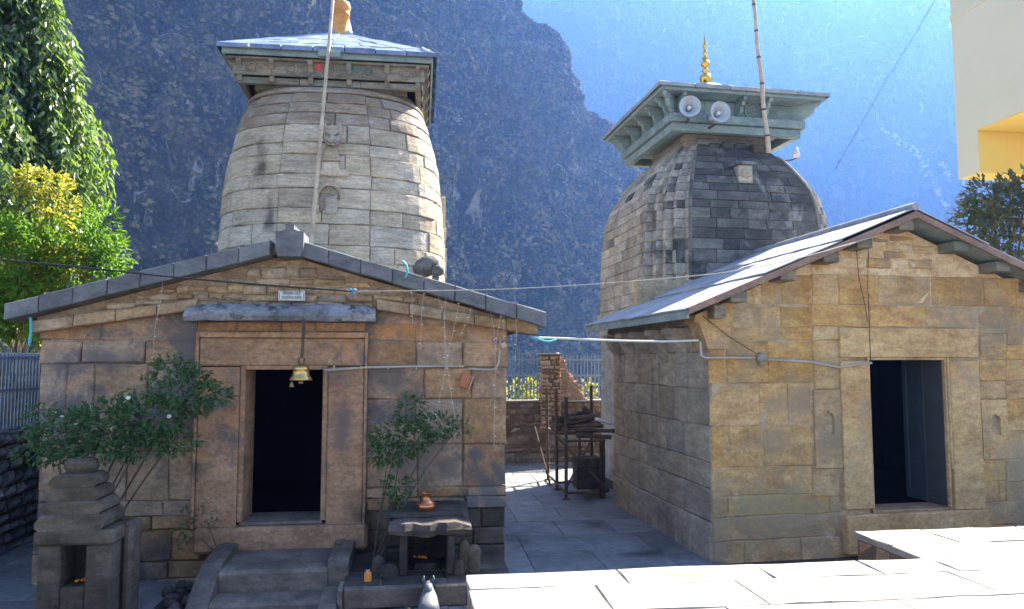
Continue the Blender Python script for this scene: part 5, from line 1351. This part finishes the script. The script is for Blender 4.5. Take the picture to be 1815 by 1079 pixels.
# strings of fairy lights
lights = [[(752, 512), (747, 560), (746, 620)], [(772, 515), (786, 560), (793, 650), (800, 700), (808, 750)], [(790, 528), (787, 580), (789, 650), (780, 700), (773, 742)],
          [(815, 530), (806, 575), (796, 620), (791, 660)], [(836, 545), (828, 570), (815, 595)], [(868, 545), (876, 590), (878, 640), (877, 700), (876, 790)], [(888, 555), (882, 590), (877, 625)],
          [(914, 560), (915, 600), (913, 640)], [(893, 560), (893, 605)], [(730, 505), (731, 575)], [(290, 480), (285, 530), (275, 580), (271, 650), (272, 700)]]
where = ['over the conduit beside the switch box', 'crossing left of the switch box, tallest of them', 'crossing left of the switch box, slanting left', 'slanting from the verge towards the crossing', 'short, slanting left of the temple corner', 'hanging beside the bent conduit', 'short, meeting the string beside the bent conduit', 'hanging free beyond the temple corner', 'very short, at the temple corner', 'short, nearest the hood stone', 'hanging on the left half of the gable']
for k, (pts, w) in enumerate(zip(lights, where)):
    P = bez([onY(a, b, 7.78 if b < 590 else 7.86) for a, b in pts], 8)
    t = thing('fairy_light_string', 'thin pale string of fairy lights ' + w, 'light string', tuple(P[0]), 0, 'fairy light strings')
    MB().tube([q - P[0] for q in P], .0028, 5).build('cord', 'pvc', t)
    acc = 0
    for i in range(2, len(P), 4):
        q = P[i] - P[0]; MB().tube([q, q + Vector((rng.choice((-1,1))*.02, -.004, .004))], [.005,.003], 5).build('bulb', 'bulb', t)

# ------------------------------------------------------------------ poles, loudspeakers, birds
a, b = onY(552, 425, 10.45), onY(590, 0, 10.88)
d = (b-a)
pts = [a + d*t for t in [-.16 + i*.06 for i in range(22)]]
pole = thing('bamboo_pole', 'tall pale bamboo flagpole in front of the left tower', 'pole', tuple(pts[0]))
MB().tube([p - pts[0] for p in pts], [.034 - .0006*i for i in range(22)], 10).build('shaft', 'bamboo', pole, True)
for i in range(2, 20, 2):
    q = pts[i] - pts[0]; MB().tube([q - d*.003, q, q + d*.003], [.034-.0006*i, .040-.0006*i, .034-.0006*i], 10).build('node', 'bamboo', pole, True)
q = onY(576, 93, 10.84) - pts[0]; MB().cbox(q.x-.1, q.x+.22, q.y-.01, q.y+.1, q.z-.06, q.z+.05, .01).build('clamp', 'green_paint', pole)
q = onY(566, 120, 10.8) - pts[0]; MB().cbox(q.x-.04, q.x+.04, q.y-.05, q.y-.03, q.z-.07, q.z+.04, .01).build('red_tie', 'red_cloth', pole)
a, b = onY(1361, 258, 11.55), onY(1335, 0, 11.30)
d = (b-a); pts = [a + d*t for t in [-.05 + i*.06 for i in range(20)]]
pole = thing('bamboo_pole', 'tall bamboo flagpole with dark joints beside the right tower canopy', 'pole', tuple(pts[0]))
MB().tube([p - pts[0] + Vector((.01*math.sin(i*.9), 0, 0)) for i, p in enumerate(pts)], [.042 - .0008*i for i in range(20)], 10).build('shaft', 'bamboo', pole, True)
for i in range(2, 19, 3):
    q = pts[i] - pts[0] + Vector((.01*math.sin(i*.9), 0, 0)); MB().tube([q - d*.006, q, q + d*.006], [.046-.0008*i]*3, 10).build('node', 'dark_timber', pole, True)
for (px, py, yaw, lab) in ((1223, 188, 12, 'grey horn loudspeaker on the green canopy, the left one'), (1277, 198, -4, 'grey horn loudspeaker on the green canopy, the right one nearer the pole')):
    c = onY(px, py, 11.48)
    sp = thing('loudspeaker', lab, 'loudspeaker', tuple(c), R(-yaw), 'horn loudspeakers'); mm = Matrix.Rotation(R(90), 4, 'X')
    MB().lathe([(.03,-.30),(.035,-.22),(.06,-.15),(.10,-.08),(.165,-.01),(.178,.0),(.182,.006),(.176,.012),(.155,0),(.09,-.08),(.045,-.16),(.02,-.2)], 28, mm, False).build('horn', 'grey_horn', sp, True)
    MB().lathe([(.0,-.04),(.025,-.04),(.032,-.07),(.032,-.16),(0,-.17)], 14, mm, False).build('inner_tube', 'white_paint', sp, True)
    MB().lathe([(0,-.24),(.06,-.25),(.07,-.28),(.07,-.36),(0,-.37)], 16, mm, False).build('driver', 'grey_horn', sp, True)
    MB().cbox(-.02, .02, .2, .42, -.16, -.13, .005).build('bracket', 'rusty_iron', sp)
    MB().cbox(-.035, .035, -.014, -.008, .145, .163, .002).build('rim_label', 'tan_card', sp)
c = onY(1412, 275, 12.3)
fd = thing('flood_lamp', 'small white lamp on a bracket at the right shoulder of the right tower', 'lamp', tuple(c))
MB().lathe([(.03,-.05),(.055,-.03),(.06,.02),(.035,.10),(.02,.14),(0,.15)], 12, None, False).build('shade', 'white_paint', fd, True); MB().tube([(-.3,.05,-.12), (-.05,0,-.08), (0,0,-.03)], .014, 6).build('arm', 'rusty_iron', fd)
c = onY(757, 101, 10.95)
bird = thing('bird', 'pale grey pigeon perched on the right corner of the left canopy', 'bird', tuple(c), R(35))
m = MB(); m.add(*loft([(-.13,.04,.008,.006),(-.08,.055,.025,.022),(-.02,.075,.045,.045),(.04,.10,.045,.05),(.08,.13,.03,.04),(.10,.165,.024,.026),(.125,.178,.024,.024),(.145,.175,.012,.012),(.165,.17,.003,.004)], 10)); m.build('body', 'bird_grey', bird, True)
for sg in (-1, 1): MB().tube([(sg*.018,.02,.06), (sg*.018,.025,.0)], .005, 5).build('leg', 'terracotta', bird)

# ------------------------------------------------------------------ rack of scrap in the lane
rk = thing('scrap_rack', 'rusty iron rack loaded with pipes beside the right temple wall in the lane', 'rack', (2.33, 11.71, 0))
P4 = [(0, 0, 1.62), (.02, .9, 1.72), (.05, 1.95, 1.7), (.62, .85, 1.78), (.62, 1.9, 1.2)]
for (x, y, h) in P4:
    MB().tube([(x, y, 0), (x + rng.uniform(-.03,.03), y, h)], .028, 8).build('post', 'rusty_iron', rk); MB().cbox(x-.06, x+.06, y-.06, y+.06, 0, .015, .004).build('foot_plate', 'rusty_iron', rk)
for (A, B) in (((0,0,.92),(.64,.0,.92)), ((0,0,.92),(.05,1.95,.95)), ((.64,0,.92),(.62,1.9,.95)), ((.02,.9,.95),(.62,.9,.95)), ((0,0,.1),(.66,.05,.1)), ((0,0,.1),(.05,1.95,.1)), ((.0,.05,.15),(.62,.85,.85)), ((.62,.05,.2),(.02,.9,.9)), ((0,0,.5),(.04,1.9,.3)), ((.02,.9,.12),(.62,.9,.12)), ((.05,1.95,.95),(.62,1.9,.95))):
    MB().tube([A, B], .02, 6).build('brace', 'rusty_iron', rk)
MB().cbox(.56, .64, -.02, .06, 0, .92, .01).build('post', 'dark_timber', rk)
for k in range(20):
    y = rng.uniform(.0, 1.6); x = rng.uniform(-.05, .25); z = .98 + rng.uniform(0, .26)
    o = MB().tube([(2.33+x, 11.71+y, z), (2.33+x+rng.uniform(.35,.7), 11.71+y+rng.uniform(-.5,.5), z+rng.uniform(-.04,.14))], rng.uniform(.02,.045), 8).build('scrap_pipe', rng.choice(('rusty_iron', 'dark_timber', 'rusty_iron')))
    tag(o, 'rusty pipe in the tangled heap on top of the scrap rack', 'pipe', 'pipes heaped on the scrap rack')
o = MB().tube([onY(1033, 722, 12.0), onY(1062, 748, 12.1)], .04, 8).build('scrap_pipe', 'rusty_iron'); tag(o, 'thick rusty pipe end sticking up out of the heap on the rack', 'pipe')
o = MB().tube([(2.62, 11.62, .07), (3.05, 11.9, .12)], .055, 8).build('scrap_pipe', 'rusty_iron'); tag(o, 'thick pipe lying on the floor under the scrap rack', 'pipe')
o = MB().tube([(2.30, 13.0, .02), (2.14, 13.75, 0.98)], .02, 6).build('scrap_pole', 'rusty_iron'); tag(o, 'thin pole leaning against the far side of the scrap rack', 'pole')
cr_ = thing('wooden_crate', 'dark wooden crate under the rack against the right temple wall', 'crate', (2.78, 12.2, .0))
MB().box(-.2, .2, -.2, .2, .1, .6).build('body', 'dark_timber', cr_)
for z in (.13, .30, .47): MB().cbox(-.22, .22, -.225, -.202, z, z+.12, .005).build('slat', 'dark_timber', cr_)
o = MB().cbox(-.13, .13, -.1, .1, -.03, .03, .02, Matrix.Translation((2.98, 11.85, 1.22)) @ Matrix.Rotation(R(18), 4, 'Y')).build('plastic_sheet', 'white_paint'); tag(o, 'crumpled white plastic sheet on top of the scrap heap', 'sheet')

# ------------------------------------------------------------------ plants
def leaf_material(name, cols, scale=3.0, rough=.4, spec=.5, trans=.35, tcol=None):
    m, nt, N, L, P = nodes(name)
    tc = N.new('ShaderNodeTexCoord'); f = noise_tex(N, L, tc.outputs['Object'], scale, 3, .6)
    f2 = noise_tex(N, L, tc.outputs['Object'], scale*9, 2, .6)
    mx = N.new('ShaderNodeMath'); mx.operation = 'MULTIPLY_ADD'; mx.inputs[1].default_value = .6; L.new(f2, mx.inputs[0])
    hl = N.new('ShaderNodeMath'); hl.operation = 'MULTIPLY'; hl.inputs[1].default_value = .5; L.new(f, hl.inputs[0]); L.new(hl.outputs[0], mx.inputs[2])
    k = len(cols); c = ramp(N, L, mx.outputs[0], [(.38 + .34*i/max(1, k-1), c4(x)) for i, x in enumerate(cols)])
    L.new(c, P.inputs['Base Color']); P.inputs['Roughness'].default_value = rough; P.inputs['Specular IOR Level'].default_value = spec
    if spec > .8: P.inputs['Coat Weight'].default_value = .6; P.inputs['Coat Roughness'].default_value = .25
    tr_ = N.new('ShaderNodeBsdfTranslucent'); mixs = N.new('ShaderNodeMixShader'); mixs.inputs[0].default_value = trans
    tcl = mixc(N, L, .6, c, c4(tcol or tuple(min(1, 2.2*x) for x in cols[-1])))
    L.new(tcl, tr_.inputs[0]); L.new(P.outputs[0], mixs.inputs[1]); L.new(tr_.outputs[0], mixs.inputs[2])
    L.new(mixs.outputs[0], N['Material Output'].inputs[0]); M[name] = m
leaf_material('leaf_deep', [(.02,.05,.012), (.05,.11,.02), (.10,.19,.035)], 1.2, .34, 1.0, .42, (.34,.52,.06))
leaf_material('leaf_yellow', [(.05,.11,.015), (.15,.22,.02), (.42,.36,.05)], .9, .4, .5, .5, (.75,.66,.08))
leaf_material('leaf_bright', [(.05,.12,.015), (.10,.22,.02), (.16,.28,.03)], 1.5, .4, .4, .4, (.3,.55,.04))
leaf_material('leaf_rose', [(.035,.085,.04), (.07,.15,.06), (.14,.24,.07)], 4, .5, .4, .3, (.16,.30,.06))
leaf_material('leaf_rust', [(.05,.095,.02), (.11,.155,.04), (.28,.15,.06)], 3, .3, .6, .15, (.3,.12,.05))
material('bark', [(.07,.055,.04), (.14,.11,.085)], 4, .9, .6, 20, 0, (), None, .3, .2, stretch=(1,1,.3))
def leaf(vs, fs, p, d, nrm, ln, wd):
    """one folded leaf from p along d"""
    s_ = d.cross(nrm)
    if s_.length < 1e-4: s_ = d.orthogonal()
    s_.normalize(); up = s_.cross(d).normalized(); n = len(vs)
    m = p + d*ln*.45; t = p + d*ln - up*ln*.10
    vs += [tuple(p), tuple(m + s_*wd*.5 + up*wd*.18), tuple(t), tuple(m - s_*wd*.5 + up*wd*.18)]
    fs += [(n, n+1, n+2), (n, n+2, n+3)]
def rv(rng): 
    while True:
        v = Vector((rng.uniform(-1,1), rng.uniform(-1,1), rng.uniform(-1,1)))
        if .05 < v.length < 1: return v
def clump_leaves(clumps, size, asp, rng, droop=0.0, twig=5):
    vs = []; fs = []
    for (c, rad, n) in clumps:
        c = Vector(c); rad = Vector(rad) if not isinstance(rad, (int, float)) else Vector((rad, rad, rad))
        for _ in range(max(1, n//twig)):
            v = rv(rng); v = v.normalized() * (v.length**.45)
            q = c + Vector((v.x*rad.x, v.y*rad.y, v.z*rad.z)); ax = (v + rv(rng)*.7 + Vector((0,0,-droop))).normalized()
            for k in range(twig):
                d = (ax + rv(rng)*.8 + Vector((0,0,-droop*.6))).normalized(); s_ = size*rng.uniform(.65, 1.25)
                leaf(vs, fs, q + ax*size*.5*k*.6, d, (rv(rng)*.8 + Vector((0,0,1))).normalized(), s_, s_*asp)
    return vs, fs
rng = random.Random(606)
# the big drooping tree at the left
tt = thing('tall_tree', 'tall tree with long drooping glossy leaves behind the left end of the temple', 'tree', (-8.48, 14.0, -.30)); tt.scale = (1.138, 1.138, 1.138)
tp = [(0, 0, 0), (.1, 0, 2), (-.05, .1, 4.2), (.1, 0, 6.5), (0, 0, 9)]
MB().tube(bez(tp, 4), [.30 - .014*i for i in range(17)], 10).build('trunk', 'bark', tt, True)
vs = []; fs = []
limbs = MB()
def edge_x(z):            # how far the crown reaches to the right at height z
    tab = [(2.4, .5), (3.5, .9), (4.6, 1.95), (5.6, 2.15), (6.5, 1.85), (7.2, 1.55), (8.4, 1.35), (10.5, 1.0)]
    return prof(tab)(z)
for k in range(2600):
    z = rng.uniform(3.6, 10.2); a = rng.uniform(0, 2*math.pi); rr = edge_x(z) * rng.uniform(.35, 1.0)**.6
    ex = 1.0 + .12*math.sin(3*a + z)
    tip = Vector((rr*math.cos(a)*ex, rr*math.sin(a)*.9*ex, z)); st_ = Vector((tip.x*.35, tip.y*.35, z + .5)); mid = st_.lerp(tip, .6) + Vector((0,0,.18))
    end = tip + Vector((tip.x*.06, tip.y*.06, -rng.uniform(.25, .6)))
    pth = bez([st_, mid, tip, end], 4)
    if k % 6 == 0: limbs.tube(pth, [.022 - .0015*i for i in range(len(pth))], 5)
    for i in range(4, len(pth)):
        for _ in range(4):
            p = pth[i] + rv(rng)*.12; d = (Vector((rng.uniform(-1.1,1.1), rng.uniform(-1.1,1.1), -1.0)) + Vector((math.cos(a), math.sin(a), 0))*.35).normalized()
            leaf(vs, fs, p, d, Vector((math.cos(a), math.sin(a), .5)) + rv(rng)*.8, rng.uniform(.13, .22), rng.uniform(.055, .085))
limbs.build('branches', 'bark', tt)
raw('crown', vs, fs, 'leaf_deep', tt)
def shrub(name, label, base, clumps, size, asp, mat, stems=4, cat='shrub', droop=0.0, srad=.012, group=None):
    t = thing(name, label, cat, base, 0, group); b = Vector(base)
    v, f = clump_leaves([(Vector(c)-b, r_, n) for c, r_, n in clumps], size, asp, rng, droop); raw('foliage', v, f, mat, t)
    m = MB()
    for c, r_, n in clumps[:max(stems, 1)] if stems else []:
        e = Vector(c)-b; m.tube(bez([Vector((rng.uniform(-.04,.04), rng.uniform(-.04,.04), 0)), e*.5 + Vector((rng.uniform(-.06,.06), rng.uniform(-.06,.06), e.z*.08)), e], 5), [srad*(1-.07*i) for i in range(11)], 6)
    if stems: m.build('stems', 'bark', t)
    return t
Y_ = 12.2
def pc(px, py, y): return tuple(onY(px, py, y))
cl1 = []; cl2 = []
for k in range(24):
    px, py = rng.uniform(-10, 150), rng.uniform(320, 600)
    if py < 430 and not 50 < px < 100: continue
    cl1.append((pc(px, py, rng.uniform(12.3, 12.9)), (rng.uniform(.14, .3), .22, rng.uniform(.14, .34)), rng.randrange(160, 420)))
for k in range(40):
    px, py = rng.uniform(-10, 205), rng.uniform(395, 590)
    if px > 150 and py > 500: continue
    cl2.append((pc(px, py, rng.uniform(12.2, 13.0)), (rng.uniform(.14, .28), .22, rng.uniform(.14, .28)), rng.randrange(160, 420)))
cl2.append((pc(195, 450, 12.6), (.26, .25, .26), 600))
shrub('leafy_bush', 'yellow sunlit creeper leaves below the tall tree, above the left eave', (-6.8, 12.6, 0), cl1, .085, .55, 'leaf_yellow', 8)
shrub('leafy_bush', 'bright green bush below the tall tree, reaching the left roof edge', (-6.2, 12.7, 0), cl2, .09, .5, 'leaf_bright', 8)
shrub('magnolia_tree', 'glossy dark tree with rusty leaf undersides behind the right temple roof', (12.3, 14.2, 0),
      [(pc(1735, 400, 14), (.30,.4,.42), 330), (pc(1760, 350, 14.2), (.42,.4,.35), 380), (pc(1790, 380, 14), (.5,.5,.5), 700), (pc(1815, 350, 14.2), (.5,.5,.5), 500), (pc(1770, 425, 13.8), (.55,.5,.4), 500), (pc(1845, 420, 14), (.6,.5,.6), 500), (pc(1720, 372, 14), (.15,.3,.15), 70)], .17, .42, 'leaf_rust', 5, 'tree', 0, .05)
rb1 = shrub('rose_bush', 'sprawling dark green rose bush with white blooms over the small shrine', (-3.25, 7.35, 0),
      [(pc(120, 768, 7.3), (.30,.22,.20), 1170), (pc(190, 752, 7.3), (.33,.25,.2), 1430), (pc(265, 742, 7.3), (.3,.22,.22), 1430), (pc(330, 695, 7.35), (.26,.2,.22), 1040), (pc(305, 658, 7.4), (.18,.15,.12), 338), (pc(372, 698, 7.3), (.17,.14,.09), 429),
       (pc(250, 785, 7.2), (.3,.2,.12), 546), (pc(105, 795, 7.2), (.22,.2,.12), 455), (pc(310, 782, 7.3), (.2,.16,.10), 325), (pc(170, 795, 7.1), (.3,.2,.1), 585), (pc(75, 745, 7.35), (.14,.14,.14), 195), (pc(60, 795, 7.3), (.14,.14,.08), 143), (pc(250, 690, 7.5), (.2,.1,.1), 91)], .045, .6, 'leaf_rose', 8, 'bush', .1, .014)
for (px, py) in ((228, 705), (96, 732), (162, 724), (110, 740), (136, 750), (200, 760), (300, 738), (80, 778)):
    p = onY(px, py, 7.22) - rb1.location
    MB().lathe([(0,-.012),(.014,-.006),(.022,.006),(.012,.014),(0,.010)], 8, Matrix.Translation(p) @ Matrix.Rotation(R(70), 4, 'X'), False).build('flower', 'white_paint', rb1, True)
shrub('rose_bush', 'smaller green rose bush climbing the wall above the hearth', (-.42, 7.5, .2),
      [(pc(715, 775, 7.55), (.30,.14,.16), 1040), (pc(730, 730, 7.6), (.13,.1,.16), 429), (pc(775, 755, 7.6), (.2,.12,.10), 429), (pc(690, 800, 7.5), (.2,.12,.12), 494), (pc(812, 758, 7.65), (.14,.08,.04), 78), (pc(705, 862, 7.5), (.12,.1,.10), 260), (pc(690, 890, 7.5), (.08,.08,.08), 91)], .042, .6, 'leaf_rose', 6, 'bush', .1, .010)
shrub('weed', 'thin green weed growing from the joint left of the steps', (-2.02, 7.82, .3), [(pc(330, 930, 7.8), (.06,.05,.16), 130), (pc(365, 915, 7.8), (.12,.05,.10), 90), (pc(310, 960, 7.8), (.05,.04,.12), 60)], .03, .6, 'leaf_rose', 2, 'weed', 0, .005)
for (px, w, lab) in ((915, .35, 'sunlit yellow-green plant behind the fence at the temple corner'), (942, .16, 'small sunlit plant behind the fence near the stone pillar'), (1045, .22, 'sunlit plant behind the fence right of the broken wall')):
    c = onY(px, 700, 16.7); shrub('garden_plant', lab, (c.x, 16.7, 0), [((c.x, 16.7, 1.42), (w, .2, .2), 260), ((c.x-.1*w, 16.7, 1.6), (w*.6, .2, .16), 120)], .075, .6, 'leaf_yellow', 1, 'plant', 0, .012)

# ------------------------------------------------------------------ the hazy mountain air
m, nt, N, L, P = nodes('hazy_air'); N.remove(P)
pv = N.new('ShaderNodeVolumePrincipled')
pv.inputs['Color'].default_value = (.17, .37, 1.0, 1); pv.inputs['Absorption Color'].default_value = (.3, .3, .3, 1)
pv.inputs['Density'].default_value = .00044; pv.inputs['Anisotropy'].default_value = .5
L.new(pv.outputs[0], N['Material Output'].inputs['Volume']); M['hazy_air'] = m
hzo = MB().box(-780, 780, -120, 900, -34, 425).build('haze', 'hazy_air'); tag(hzo, None, None, kind='stuff')
